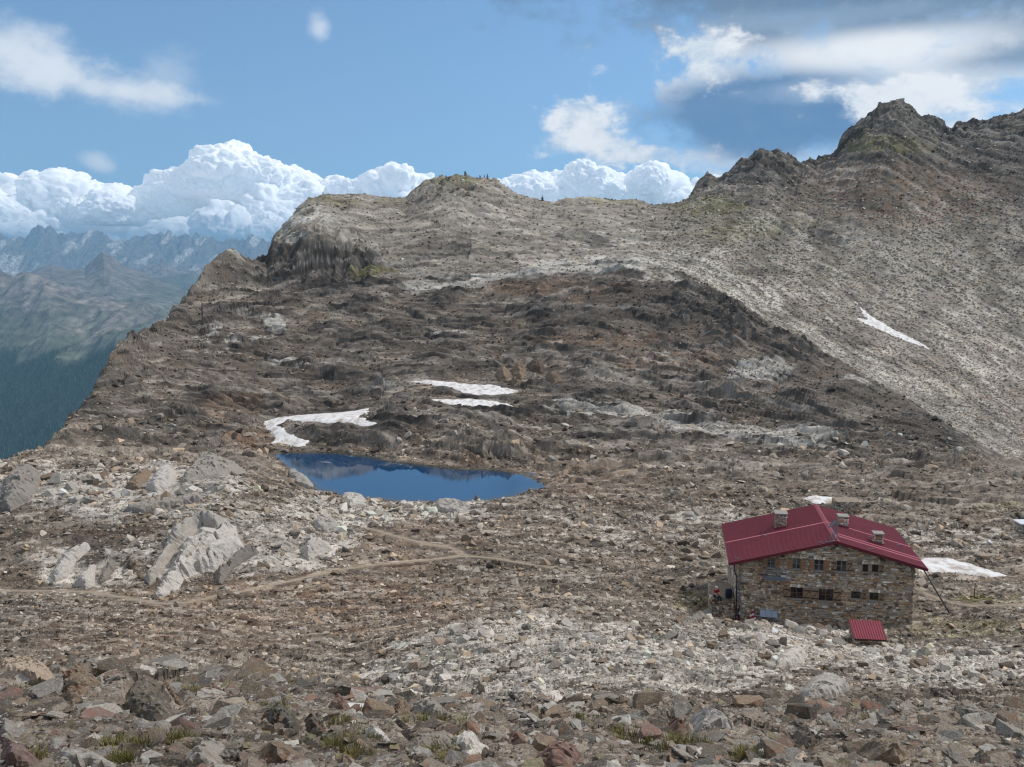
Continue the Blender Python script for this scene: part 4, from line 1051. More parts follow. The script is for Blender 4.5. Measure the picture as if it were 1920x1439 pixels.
def stone_unit(shape, mat_i):
    """roughly squared stone of unit size whose face is at y = 0"""
    key = (shape, mat_i)
    if key in _stone_cache: return _stone_cache[key]
    r = random.Random(900 + shape); j = lambda a: r.uniform(-a, a)
    vs = []
    for y, k in ((0.0, 0.86), (0.35, 1.0), (1.0, 1.0)):
        for x, z in ((-.5, -.5), (.5, -.5), (.5, .5), (-.5, .5)):
            vs.append((x * k + j(.13), y + (j(.16) if y < 0.1 else 0), z * k + j(.13)))
    fs = [(0, 1, 2, 3)] + [(a + i, a + 4 + i, a + 4 + (i + 1) % 4, a + (i + 1) % 4) for a in (0, 4) for i in range(4)]
    me = bpy.data.meshes.new('stone'); me.from_pydata(vs, [], fs); me.update(); me.materials.append(STONE_MATS[mat_i])
    _stone_cache[key] = me
    return me


def lay_stones(u0, u1, z0, top, openings, r, hmin=.11, hmax=.24, lmin=.16, lmax=.62):
    """coursed rubble on a face: list of (u, z, length, height, shape, material)"""
    out = []; z = z0
    while z < max(top(u) for u in np.linspace(u0, u1, 9)):
        h = r.uniform(hmin, hmax); u = u0 + r.uniform(-.1, 0.05)
        while u < u1:
            l = min(lmax, lmin + r.expovariate(1 / 0.15)); c = u + l / 2; hh = h * r.uniform(.5, 1.15); zz = z + h / 2 + r.uniform(-.05, .05)
            ok = zz + hh / 2 < top(c) - 0.02 and u > u0 - .12 and u + l < u1 + .12
            for (a, b_, cc, d) in openings:
                if u + l > a and u < b_ and zz + hh / 2 > cc and zz - hh / 2 < d: ok = False
            if ok: out.append((c, zz, l * 0.97, hh, r.randrange(6), r.choices(range(7), (22, 9, 20, 14, 10, 18, 18))[0]))
            u += l + r.uniform(0, .03)
        z += h * 0.97
    return out


def stones_mesh(name, stones, place):
    """many stones joined into one mesh with a material each"""
    V, Fc, MI = [], [], []
    for (c, z, l, h, sh, mi) in stones:
        me = stone_unit(sh, mi); n = len(V)
        V += [place(c + v.co.x * l, v.co.y, z + v.co.z * h) for v in me.vertices]
        for p in me.polygons: Fc.append(tuple(i + n for i in p.vertices)); MI.append(mi)
    me = bpy.data.meshes.new(name); me.from_pydata(V, [], Fc); me.update()
    for m_ in STONE_MATS: me.materials.append(m_)
    me.polygons.foreach_set('material_index', MI)
    return me


RIDGE_U, RIDGE_Z, SL_L, SL_R = 0.57, 7.07, 0.278, 0.268
U_L, U_R, W_B = -7.15, 6.82, 9.6
def roof_z(u): return RIDGE_Z - (SL_L * (RIDGE_U - u) if u < RIDGE_U else SL_R * (u - RIDGE_U))


def build_hut():
    r = random.Random(3)
    T = empty('mountain_hut', HUT_O, -HUT_A)
    tag(T, 'two storey stone mountain hut with red sheet metal roof and three chimneys', 'hut')
    # windows: centre u, centre z, width, height, frame, shutters (l, r), panes
    wins = [(-4.46, 4.80, .62, .86, FRAME_W, 'lr', WOOD, 2, 2), (-2.42, 4.82, .66, .92, FRAME_W, 'lr', WOOD, 2, 2), (-0.62, 4.80, .78, .92, FRAME_W, 'lr', WOOD, 2, 2), (1.14, 4.82, .80, .92, FRAME_W, 'lr', WOOD_OLD, 2, 2),
            (3.02, 4.77, .46, .66, FRAME_B, '', WOOD, 1, 1), (3.78, 4.80, .52, .66, FRAME_B, 'r', WOOD_OLD, 1, 1),
            (-2.28, 2.28, 1.02, .98, FRAME_B, 'lr', WOOD_OLD, 2, 2), (0.05, 2.26, 1.16, 1.04, FRAME_B, 'lr', WOOD_OLD, 2, 2), (2.40, 2.42, .74, .62, FRAME_B, 'r', WOOD_OLD, 1, 1), (3.82, 2.40, .72, .66, FRAME_B, 'r', WOOD_OLD, 1, 1)]
    op = [(u - w / 2, u + w / 2, z - h / 2, z + h / 2) for (u, z, w, h, *_q) in wins]
    # front wall core with real openings
    mb = MB(); top = lambda u: roof_z(u) - 0.30
    cuts = sorted(set([U_L, U_R, RIDGE_U] + [x for o in op for x in o[:2]]))
    for a, b_ in zip(cuts[:-1], cuts[1:]):
        zs = sorted([(o[2], o[3]) for o in op if o[0] < (a + b_) / 2 < o[1]]); z = -1.6
        for lo, hi in zs: mb.box(a, b_, .06, .55, z, lo); z = hi
        mb.poly([(a, .06, z), (b_, .06, z), (b_, .06, top(b_)), (a, .06, top(a))], (0, .49, 0))
    wall = mb.build('front_wall', MORTAR, T)
    oph = [(a - .03, b_ + .03, c - .03, d + .03) for a, b_, c, d in op]
    st = lay_stones(U_L, U_R, -0.75, top, oph, r)
    st.sort(key=lambda q: -q[2] * q[3])
    for (c, z, l, h, sh, mi) in st[:300]:
        o = obj('stone', stone_unit(sh, mi), None, wall); o.location = (c, r.uniform(-.03, .02), z); o.scale = (l, .16, h)
    tag(obj('small_stones', stones_mesh('small_stones', st[300:], lambda x, y, z: (x, y * .16, z)), None, wall), kind='stuff')
    # side and back walls
    for nm, u, sgn in (('left_wall', U_L, -1), ('right_wall', U_R, 1)):
        mb = MB(); a, b_ = sorted((u, u - sgn * .5)); mb.box(a + (0.06 if sgn < 0 else 0), b_ - (0.06 if sgn > 0 else 0), .552, W_B, -1.6, roof_z(u) - .33)
        wl = mb.build(nm, MORTAR, T)
        ss_ = lay_stones(.0, W_B, -0.75, lambda q: roof_z(u) - .34, [], r, .14, .26, .2, .7)
        tag(obj('side_stones', stones_mesh('side_stones', ss_, lambda x, y, z, u=u, sgn=sgn: (u + sgn * (.06 - y * .16), x, z)), None, wl), kind='stuff')
    mb = MB(); mb.poly([(U_L + .5, W_B - .5, -1.6), (U_R - .5, W_B - .5, -1.6), (U_R - .5, W_B - .5, top(U_R)), (RIDGE_U, W_B - .5, top(RIDGE_U)), (U_L + .5, W_B - .5, top(U_L))], (0, .498, 0))
    mb.build('back_wall', MORTAR, T)
    # windows and shutters
    for (u, z, w, h, fm, sh, sm, nx, nz) in wins:
        mb = MB(); t = .042
        mb.box(u - w / 2, u - w / 2 + t, .10, .20, z - h / 2, z + h / 2).box(u + w / 2 - t, u + w / 2, .10, .20, z - h / 2, z + h / 2)
        mb.box(u - w / 2 + t, u + w / 2 - t, .10, .20, z - h / 2, z - h / 2 + t).box(u - w / 2 + t, u + w / 2 - t, .10, .20, z + h / 2 - t, z + h / 2)
        if nx > 1: mb.box(u - .03, u + .03, .11, .17, z - h / 2 + t, z + h / 2 - t)
        if nz > 1: mb.box(u - w / 2 + t, u - .03, .115, .165, z - .02, z + .02).box(u + .03, u + w / 2 - t, .115, .165, z - .02, z + .02)
        wo = mb.build('window', fm, T)
        for i in range(nx):
            for k in range(nz):
                ww, hh = (w - 2 * t) / nx, (h - 2 * t) / nz
                MB().box(u - w / 2 + t + i * ww + .004, u - w / 2 + t + (i + 1) * ww - .004, .15, .158, z - h / 2 + t + k * hh + .004, z - h / 2 + t + (k + 1) * hh - .004).build('pane', GLASS, wo)
        MB().box(u - w / 2 - .06, u + w / 2 + .06, -.10, .10, z - h / 2 - .06, z - h / 2 - .002).build('sill', plain_material('sill_stone', lin(150, 146, 140), .9, .15), wo)
        n = max(3, int(w / .16)); arch = [(u - w / 2 - .08 + (w + .16) * (i + .5) / n, z + h / 2 + .14, (w + .16) / n * .9, .24, i % 6, (4, 0, 2)[i % 3]) for i in range(n)]
        obj('lintel_stones', stones_mesh('lintel_stones', arch, lambda x, y, z: (x, -.045 + y * .14, z)), None, wo)
        for side in sh:
            sg = -1 if side == 'l' else 1; sw = max(.34, w * .5); c = u + sg * (w / 2 + sw / 2 + .03)
            mb = MB()
            nb = 4
            for i in range(nb): mb.box(c - sw / 2 + sw * i / nb + .006, c - sw / 2 + sw * (i + 1) / nb - .006, -.085, -.05, z - h / 2, z + h / 2)
            so = mb.build('shutter', sm, T)
            br = MB(); br.box(c - sw / 2 + .02, c + sw / 2 - .02, -.11, -.086, z - h * .36, z - h * .26).box(c - sw / 2 + .02, c + sw / 2 - .02, -.11, -.086, z + h * .26, z + h * .36)
            br.bar((c - sw / 2 + .05, -.099, z - h * .25), (c + sw / 2 - .05, -.099, z + h * .25), .06, .022)
            br.build('brace', WOOD_OLD if sm is WOOD else DARKWOOD, so)
    # roof deck, sheets, trims
    W0, W1 = -.62, 10.15
    for nm, ue, sl in (('left', -7.85, SL_L), ('right', 7.60, SL_R)):
        ze = roof_z(ue); d = MB()
        d.poly([(RIDGE_U, W0 + .04, RIDGE_Z - .06), (ue, W0 + .04, ze - .06), (ue, W0 + .04, ze - .20), (RIDGE_U, W0 + .04, RIDGE_Z - .20)], (0, W1 - W0 - .08, 0))
        d.build('roof_deck', DARKWOOD, T)
        seams = (4.55,) if nm == 'left' else (1.05, 1.75, 4.75)
        ws = [W0] + list(seams) + [W1]
        for k, (a, b_) in enumerate(zip(ws[:-1], ws[1:])):
            n = int((b_ - a) / .25); V, Q = [], []
            for i in range(n):
                for f, hgt in ((0, 0), (.30, 0), (.40, .055), (.60, .055), (.70, 0)):
                    y = a + (b_ - a) * (i + f) / n
                    V += [(RIDGE_U, y, RIDGE_Z + .01 + hgt + .02 * (k % 2)), (ue, y, ze + .01 + hgt + .02 * (k % 2))]
            Q = [(2 * i, 2 * i + 1, 2 * i + 3, 2 * i + 2) for i in range(len(V) // 2 - 1)]
            MB().add(V, Q).build('roof_sheet', ROOF, T)
        for y in seams:
            MB().bar((RIDGE_U, y, RIDGE_Z + .06), (ue, y, ze + .06), .16, .07).build('roof_seam', plain_material('pale_red_flashing', lin(186, 104, 114), .5, .12), T)
        for y in (W0, W1):
            MB().bar((RIDGE_U, y, RIDGE_Z - .05), (ue, y, ze - .05), .05, .24).build('verge_trim', plain_material('dark_red_trim', lin(98, 30, 40), .5, .12), T)
        MB().box(ue - .05, ue + .05, W0, W1, ze - .16, ze + .03).build('eave_trim', plain_material('dark_red_trim', lin(98, 30, 40), .5, .12), T)
        for y in np.linspace(.4, 8.8, 9):
            MB().bar((U_L if nm == 'left' else U_R, y, roof_z(U_L if nm == 'left' else U_R) - .27), (ue, y, ze - .27), .12, .14).build('rafter_end', DARKWOOD, T)
    mb = MB()
    mb.poly([(RIDGE_U - .22, W0 - .01, RIDGE_Z + .02), (RIDGE_U, W0 - .01, RIDGE_Z + .10), (RIDGE_U + .22, W0 - .01, RIDGE_Z + .02)], (0, W1 - W0 + .02, 0))
    mb.build('ridge_cap', ROOF, T)
    for (u, z) in ((RIDGE_U, RIDGE_Z - .34), (4.2, roof_z(4.2) - .34), (-3.6, roof_z(-3.6) - .34)):
        MB().box(u - .13, u + .13, -.50, .05, z - .13, z + .10).build('purlin_end', DARKWOOD, T)
    for (u, y) in ((-7.2, -.1), (-4.6, 4.3), (-7.0, 9.8), (-.6, -.25), (4.2, 3.9), (6.6, 4.2), (3.4, .1), (1.0, 9.9)):
        MB().box(u - .22, u + .22, y, y + .06, roof_z(u) + .05, roof_z(u) + .13).build('snow_guard', METAL, T)
    # chimneys
    def on_roof(px, py):
        d = P(px, py, 1.0); best = None
        for sgn, sl in ((-1, SL_L), (1, SL_R)):
            # plane in hut axes: z = RIDGE_Z - sl * sgn * (u - RIDGE_U)
            A = d.z + sl * sgn * (d.x * HU.x + d.y * HU.y); k0 = HUT_O.z + RIDGE_Z + sl * sgn * (RIDGE_U + HUT_O.x * HU.x + HUT_O.y * HU.y)
            k = k0 / A; q = d * k - HUT_O; u = q.dot(HU)
            if sgn * (u - RIDGE_U) >= -0.2: best = (u, q.dot(HW))
        return best
    for (px, py, w, h) in ((1464, 992, .92, 1.30), (1581, 990, .74, .92), (1647, 1022, .68, .88)):
        u, y = on_roof(px, py); z = roof_z(u) - .35
        mb = MB().box(u - w / 2 + .05, u + w / 2 - .05, y + .05, y + w - .05, z, z + h + .3)
        ch = mb.build('chimney', MORTAR, T); n = 0
        for (dx, dy, ax) in ((0, 0, 'f'), (0, 1, 'l'), (1, 0, 'r')):
            ss_ = lay_stones(-w / 2, w / 2, z, lambda q: z + h + .34, [], r, .10, .17, .14, .4)
            pl = {'f': lambda x, yy, zz: (u + x, y - .02 + yy * .1, zz), 'l': lambda x, yy, zz: (u - w / 2 - .02 + yy * .1, y + w / 2 + x, zz), 'r': lambda x, yy, zz: (u + w / 2 + .02 - yy * .1, y + w / 2 + x, zz)}[ax]
            obj('chimney_stones', stones_mesh('chimney_stones', ss_, pl), None, ch)
        MB().box(u - w / 2 - .10, u + w / 2 + .10, y - .10, y + w + .10, z + h + .34, z + h + .46).build('chimney_cap', plain_material('cap_slab', lin(146, 141, 133), .9, .15), ch)
        MB().poly([(u - w / 2 - .08, y - .10, roof_z(u - w / 2) + .07), (u + w / 2 + .08, y - .10, roof_z(u + w / 2) + .07), (u + w / 2 + .08, y - .10, roof_z(u + w / 2) + .22), (u - w / 2 - .08, y - .10, roof_z(u - w / 2) + .22)], (0, .05, 0)).build('flashing', ROOF, ch)
    # lightning mast and lattice at the front of the ridge
    z = RIDGE_Z + .05; x = RIDGE_U
    mb = MB().bar((x, -.45, z), (x, -.45, z + 1.75), .07).bar((x - .55, -.45, z + .02), (x - .05, -.45, z + 1.45), .06).bar((x - .9, -.5, z - .16), (x, -.5, z + .03), .07).bar((x, -.45, z + .1), (x, .9, z + .1), .06).bar((x, .8, z + .1), (x, -.42, z + 1.3), .05)
    mb.bar((x - .42, -.45, z + .4), (x, -.45, z + .75), .045).bar((x - .25, -.45, z + .85), (x, -.45, z + .5), .045)
    ms = mb.build('mast', METAL, T)
    MB().poly([(x - .75, -.35, z + .95), (x - .15, -.35, z + 1.35), (x - .05, -.3, z + 1.75), (x - .5, -.3, z + 1.45)], (.03, .05, 0)).build('reflector', METAL, ms)
    # drain pipe and balcony
    MB().tube([(U_L - .25, -.05, 4.55), (U_L - .25, -.08, 4.0), (U_L - .02, -.12, 3.3), (U_L + .02, -.13, -.55)], .06, 8).build('drain_pipe', METAL_D, T, True)
    MB().box(U_L + .20, U_L + .28, -.10, -.02, -.4, 4.3).build('cable_duct', METAL, T)
    bu0, bu1, bz0, bz1 = -5.02, -3.28, 3.52, 4.36
    b = MB().box(bu0, bu1, -.75, -.05, bz0, bz0 + .06).build('balcony', METAL, T)
    rl = MB()
    for u in (bu0 + .02, bu1 - .02): rl.bar((u, -.73, bz0 + .06), (u, -.73, bz1), .05)
    rl.bar((bu0, -.73, bz1), (bu1, -.73, bz1), .06)
    for zz in (.30, .56): rl.bar((bu0, -.73, bz0 + zz), (bu1, -.73, bz0 + zz), .03)
    for u in (bu0 + .02, bu1 - .02): rl.bar((u, -.73, bz1), (u, -.02, bz1), .05)
    rl.build('railing', METAL, b)
    MB().box(bu0 + .03, bu1 - .03, -.75, -.735, bz0 + .08, bz0 + .27).build('kick_board', plain_material('blue_grey_sheet', lin(98, 106, 120), .5, .1), b)
    return T


hut = build_hut()


def hloc(u, w, z): return HUT_O + HU * u + HW * w + Vector((0, 0, z))


# panel of three panes leaning at the foot of the wall
t = empty('glass_panel', hloc(-4.5, -.45, 0.2), -HUT_A); tag(t, 'grey three pane panel leaning at the foot of the hut wall', 'panel')
MB().poly([(-.72, 0, 0), (.74, 0, -.05), (.74, .30, .46), (-.72, .30, .52)], (0, .03, -.02)).build('frame', METAL, t)
for k in range(3):
    a, b_ = -.69 + k * .47, -.69 + k * .47 + .44
    MB().poly([(a, -.012 + .02, .03), (b_, -.012 + .02, .01), (b_, .27, .45), (a, .27, .48)], (0, .008, -.006)).build('pane', plain_material('milky_pane', lin(150, 160, 172), .25, .15), t)
# flags by the wall corner
FL_RED, FL_WHITE, FL_PURPLE, FL_GREEN = [plain_material('cloth_' + n, lin(*c), .85, .1) for n, c in (('red', (176, 24, 52)), ('white', (226, 222, 226)), ('purple', (86, 34, 72)), ('green', (28, 52, 44)))]


def flag(px, py, h, lean, bands, label):
    q = at(px, py); t = empty('flag', q); tag(t, label, 'flag', 'flags by the hut corner')
    MB().tube([(0, 0, -.2), (lean, 0, h)], .03, 6).build('pole', METAL_D if bands else FL_WHITE, t)
    for k, (mt, a, b_, sx) in enumerate(bands):
        V, Q = [], []
        for i in range(7):
            for z in (a, b_):
                x = lean * z / h + sx * i / 6 - sx * (1 - z / h) * .5; V.append((x, .05 * math.sin(i * 1.9 + z), z * 1.0 - .10 * i / 6 + .03 * math.sin(i)))
        Q = [(2 * i, 2 * i + 2, 2 * i + 3, 2 * i + 1) for i in range(6)]
        MB().add(V, Q).build('cloth', mt, t)
    return t


flag(1385, 1163, 1.35, .02, [(FL_PURPLE, .1, .55, -.18), (FL_WHITE, .55, .8, .16), (FL_PURPLE, .8, 1.1, -.14), (FL_RED, .05, .3, .2)], 'limp purple and white flag at the hut corner')
flag(1413, 1170, 1.30, .02, [(FL_RED, .95, 1.15, -.30), (FL_WHITE, .75, .95, -.42), (FL_RED, .55, .75, -.52), (FL_WHITE, .38, .55, -.62), (FL_RED, .2, .38, -.66)], 'red and white striped flag hanging from a dark pole')
flag(1432, 1156, .85, .0, [(FL_WHITE, .3, .7, .10)], 'short white pennant in front of the three pane panel')

# little shed with a red lean-to roof
def build_shed():
    r = random.Random(8)
    TL, TR, BR, BL = P(1591, 1162, 62.6), P(1653, 1165, 62.2), P(1664, 1201, 60.2), P(1602, 1198, 60.6)
    T = empty('shed', (BL + BR) / 2 + Vector((0, 1, -1.0))); o = T.location; tag(T, 'tiny stone shed with bright red corrugated lean-to roof below the hut', 'shed')
    TL, TR, BR, BL = [p - o for p in (TL, TR, BR, BL)]
    n = 13; V = []
    for i in range(n):
        for f, h in ((0, 0), (.35, 0), (.48, .045), (.62, .045), (.75, 0)):
            k = (i + f) / n; V += [TL.lerp(TR, k) + Vector((0, 0, h)), BL.lerp(BR, k) + Vector((0, 0, h))]
    MB().add(V, [(2 * i, 2 * i + 1, 2 * i + 3, 2 * i + 2) for i in range(len(V) // 2 - 1)]).build('roof_sheet', ROOF2, T)
    MB().poly([TL + Vector((0, 0, -.03)), TR + Vector((0, 0, -.03)), BR + Vector((0, 0, -.03)), BL + Vector((0, 0, -.03))], (0, 0, -.07)).build('roof_deck', DARKWOOD, T)
    a, b_ = BL + Vector((.12, .22, -.1)), BR + Vector((-.12, .22, -.1)); c, d = TL + Vector((.12, -.1, -.1)), TR + Vector((-.12, -.1, -.1))
    m_ = MB(); lo = -1.2
    for p, q in ((a, b_), (b_, d), (d, c), (c, a)):
        m_.add([p, q, Vector((q.x, q.y, lo)), Vector((p.x, p.y, lo))], [(0, 1, 2, 3)])
    w = m_.build('wall', MORTAR, T)
    L = (b_ - a).length; dr = (b_ - a).normalized()
    st = lay_stones(0, L, lo, lambda q: a.z + (b_.z - a.z) * q / L - .02, [], r, .1, .2, .15, .5)
    for (cc, z, l, h, sh, mi) in st:
        s_ = obj('stone', stone_unit(sh, mi), None, w); p = a + dr * cc; s_.location = (p.x, p.y - .10, z); s_.scale = (l, .16, h); s_.rotation_euler = (0, 0, math.atan2(dr.y, dr.x))
    L2 = (a - c).length; d2 = (a - c).normalized()
    st = lay_stones(0, L2, lo, lambda q: c.z + (a.z - c.z) * q / L2 - .02, [], r, .1, .2, .15, .5)
    obj('side_stones', stones_mesh('side_stones', st, lambda x, y, z: (c.x + d2.x * x + (y * .14 - .1), c.y + d2.y * x, z)), None, w)


build_shed()

# stay running from the roof corner to the ground
a, b_ = hloc(7.30, 1.0, roof_z(7.3) + .05), at(1783, 1150)
t = tag(empty('stay_cable', b_), 'grey stay slanting from the right roof edge to the ground', 'cable')
MB().tube([a - b_, (a - b_).lerp(Vector((0, 0, 0)), .5) + Vector((0, 0, -.10)), (0, 0, -.2)], [.05, .075, .075], 8).build('line', plain_material('weathered_stay', lin(112, 106, 102), .8, .2), t, True)
MB().box(-.12, .12, -.12, .12, -.3, .10).build('anchor', METAL_D, t)
# iron posts
for (px, py, h, lab, w) in ((1826, 1124, 1.45, 'thin rusty iron post beside the path right of the hut', .045), (239, 914, 1.35, 'thin dark marker rod on the pale boulders at left', .05)):
    t = tag(empty('marker_post', at(px, py)), lab, 'post')
    MB().tube([(0, 0, -.4), (.01, 0, h)], w, 7).build('rod', plain_material('rusty_iron', lin(84, 62, 52), .85, .25), t)
    MB().tube([(.01, 0, h), (.01, 0, h + .05)], w * 1.35, 7).build('cap', METAL_D, t)
# cableway mast under the cliff
q = at(521, 541); k = q.y / F
t = tag(empty('cableway_mast', q), 'small grey cableway mast with crossbar at the cliff foot, upper left', 'mast')
MB().bar((0, 0, -.5), (.15, 0, 3.3), .22).bar((-1.1, 0, -.5), (.10, 0, 2.6), .16).build('leg', METAL, t)
MB().bar((-1.5, 0, 3.35), (1.5, 0, 3.30), .20, .26).build('crossbar', METAL, t)
for x in (-1.4, 1.35): MB().box(x - .12, x + .12, -.15, .15, 2.9, 3.2).build('sheave', METAL_D, t)


# ruin behind the hut, stone block at the right edge, cairns: dry-laid stones
def dry_wall(name, label, cat, corner, du, dv, lu, lv, h, seed, cap=None, hm=(.12, .26)):
    r = random.Random(seed); T = tag(empty(name, corner), label, cat)
    U, V = Vector(du).normalized(), Vector(dv).normalized()
    core = MB(); p = [U * .08 + V * .08, U * (lu - .08) + V * .08, U * (lu - .08) + V * (lv - .08), U * .08 + V * (lv - .08)]
    core.poly([x + Vector((0, 0, -1.0)) for x in p], (0, 0, h + 1.0 - .04)); c = core.build('core', MORTAR, T)
    for (o_, d_, n_, L, nm) in ((Vector((0, 0, 0)), U, V, lu, 'f'), (V * lv, -V, U, lv, 'l'), (U * lu, V, -U, lv, 'r')):
        st = lay_stones(0, L, -.6, lambda q: h + r.uniform(-.08, .05), [], r, hm[0], hm[1], .18, .7)
        if nm == 'f':
            for (cc, z, l, hh, sh, mi) in st:
                s_ = obj('stone', stone_unit(sh, mi), None, T); pp = o_ + d_ * cc; s_.location = (pp.x, pp.y, z); s_.scale = (l, .2, hh); s_.rotation_euler = (0, 0, math.atan2(d_.y, d_.x))
        else: obj('side_stones', stones_mesh('side_stones', st, lambda x, y, z, o_=o_, d_=d_, n_=n_: tuple(o_ + d_ * x + n_ * (y * .2) + Vector((0, 0, z)))), None, T)
    if cap:
        MB().poly([U * -.15 + V * -.15, U * (lu + .15) + V * -.15, U * (lu + .15) + V * (lv + .15), U * -.15 + V * (lv + .15)], (0, 0, .16)).build('cap_slab', cap, T).location = (0, 0, h)
    return T


q = at(1567, 962)
dry_wall('stone_ruin', 'low ruined dry stone hut just behind the red roof', 'ruin', q, (1, -.08, 0), (.1, 1, 0), 3.3, 2.4, 1.55, 21)
q = at(1914, 1003)
dry_wall('stone_block', 'grey stone plinth with a white slab at the right edge', 'plinth', q, (1, .05, 0), (0, 1, 0), 2.2, 1.6, 1.25, 22, plain_material('white_slab', lin(206, 206, 208), .8, .08))
dry_wall('terrace_wall', 'dry stone terrace at the left corner of the hut', 'wall', hloc(-9.3, .25, -.35), HU, HW, 2.0, 3.6, 1.75, 23)

# ------------------------------------------------------------------ person, pack
def person():
    base = hloc(-8.75, .25, 1.42)
    T = tag(empty('person', base, 0.4), 'person in red top and dark trousers sitting on the terrace wall', 'person')
    J = [((0, .10, .12), .15, .12), ((0, .10, .34), .15, .11), ((0, .09, .56), .17, .11), ((0, .09, .66), .07, .07),   # 0 pelvis .. 3 neck
         ((-.19, .07, .58), .075, .07), ((-.25, -.04, .36), .055, .055), ((-.16, -.22, .24), .045, .04), ((.19, .07, .58), .075, .07), ((.26, -.02, .35), .055, .055), ((.17, -.22, .24), .045, .04),  # arms
         ((-.11, .02, .08), .095, .095), ((-.13, -.40, .12), .075, .075), ((-.14, -.44, -.30), .055, .06), ((-.14, -.60, -.34), .045, .04),
         ((.11, .02, .08), .095, .095), ((.13, -.40, .10), .075, .075), ((.13, -.50, -.30), .055, .06), ((.13, -.66, -.34), .045, .04)]
    E_ = [(0, 1), (1, 2), (2, 3), (2, 4), (4, 5), (5, 6), (2, 7), (7, 8), (8, 9), (0, 10), (10, 11), (11, 12), (12, 13), (0, 14), (14, 15), (15, 16), (16, 17)]
    def skin(nm, idx, mat, grow=0.0):
        mp = {i: k for k, i in enumerate(idx)}
        me = bpy.data.meshes.new(nm); me.from_pydata([J[i][0] for i in idx], [(mp[a], mp[b_]) for a, b_ in E_ if a in mp and b_ in mp], []); me.update()
        o = obj(nm, me, mat, T); sk = o.modifiers.new('skin', 'SKIN'); sk.use_smooth_shade = True
        for k, i in enumerate(idx): me.skin_vertices[0].data[k].radius = (J[i][1] + grow, J[i][2] + grow)
        me.skin_vertices[0].data[0].use_root = True
        o.modifiers.new('sub', 'SUBSURF').render_levels = 2; o.modifiers['sub'].levels = 2
        return o
    SKIN = plain_material('skin', lin(196, 150, 124), .6, .06)
    skin('body', list(range(18)), SKIN)
    skin('red_top', [0, 1, 2, 4, 5, 7, 8], plain_material('red_jacket', lin(150, 26, 36), .8, .15), .012)
    skin('trousers', [0, 10, 11, 12, 14, 15, 16], plain_material('dark_teal_trousers', lin(30, 52, 62), .85, .15), .014)
    for i, x in ((13, -.14), (17, .13)):
        p = J[i][0]; MB().tube([(x, p[1] + .22, p[2] - .02), (x, p[1] + .06, p[2] - .03), (x, p[1] - .08, p[2] - .05)], [.055, .055, .035], 8).build('boot', METAL_D, T, True)
    bm = bmesh.new(); bmesh.ops.create_uvsphere(bm, u_segments=16, v_segments=12, radius=.105); bmesh.ops.scale(bm, vec=(.86, 1.0, 1.18), verts=bm.verts)
    for v in bm.verts:
        if v.co.y < -.08 and abs(v.co.x) < .03 and -.04 < v.co.z < .02: v.co.y -= .03           # nose
        if abs(v.co.x) > .082 and abs(v.co.z) < .035: v.co.x *= 1.15                            # ears
        if v.co.z < -.07: v.co.x *= .8
    me = bpy.data.meshes.new('head'); bm.to_mesh(me); bm.free(); me.polygons.foreach_set('use_smooth', [True] * len(me.polygons))
    hd_ = obj('head', me, SKIN, T); hd_.location = (0, .05, .80)
    MB().tube([(0, .02, .02), (0, .015, .09), (0, .02, .135)], [.112, .105, .03], 14).build('cap', FL_WHITE, hd_, True)
    MB().poly([(-.07, -.09, .035), (.07, -.09, .035), (.05, -.17, .02), (-.05, -.17, .02)], (0, 0, .012)).build('cap_peak', FL_WHITE, hd_)
    for x in (-.035, .035): MB().box(x - .012, x + .012, -.106, -.094, -.01, .006).build('eye', METAL_D, hd_)
    MB().box(-.025, .025, -.100, -.090, -.066, -.056).build('mouth', plain_material('lips', lin(150, 88, 80), .6, .05), hd_)
    for sx, i in ((-1, 6), (1, 9)):
        p = Vector(J[i][0])
        mb = MB().tube([p, p + Vector((0, -.05, -.03)), p + Vector((0, -.09, -.05))], [.034, .042, .034], 8)
        for k in range(4):
            a = p + Vector((sx * (-.030 + .019 * k), -.085, -.05)); ln = (.058, .068, .064, .050)[k]
            mb.tube([a, a + Vector((0, -ln * .55, -.008)), a + Vector((0, -ln * .8, -ln * .45))], [.0095, .009, .007], 6)
        a = p + Vector((-sx * .036, -.045, -.03)); mb.tube([a, a + Vector((-sx * .022, -.032, -.01)), a + Vector((-sx * .024, -.058, -.025))], [.011, .010, .008], 6)
        mb.build('hand', SKIN, T, True)


person()


def backpack(loc):
    T = tag(empty('backpack', loc, .3), 'dark navy backpack standing at the terrace by the hut corner', 'backpack')
    mt = plain_material('navy_fabric', lin(26, 34, 48), .85, .2)
    bm = bmesh.new(); bmesh.ops.create_cube(bm, size=1.0); bmesh.ops.subdivide_edges(bm, edges=bm.edges[:], cuts=4, use_grid_fill=True)
    for v in bm.verts:
        r_ = Vector(v.co); k = .5 / max(.5, r_.length) * .55 + .55
        v.co = Vector((r_.x * .50 * k, r_.y * .36 * k, r_.z * .78 * k + .34))
    me = bpy.data.meshes.new('bag'); bm.to_mesh(me); bm.free(); me.polygons.foreach_set('use_smooth', [True] * len(me.polygons)); obj('bag', me, mt, T)
    MB().box(-.15, .15, -.22, -.14, .12, .38).build('pocket', mt, T)
    MB().tube([(-.12, .12, .62), (-.12, .22, .40), (-.12, .14, .10)], .02, 6).build('strap', METAL_D, T); MB().tube([(.12, .12, .62), (.12, .22, .40), (.12, .14, .10)], .02, 6).build('strap', METAL_D, T)
    MB().tube([(-.05, 0, .66), (0, 0, .72), (.05, 0, .66)], .014, 6).build('handle', METAL_D, T)


backpack(hloc(-7.75, .32, 1.40))


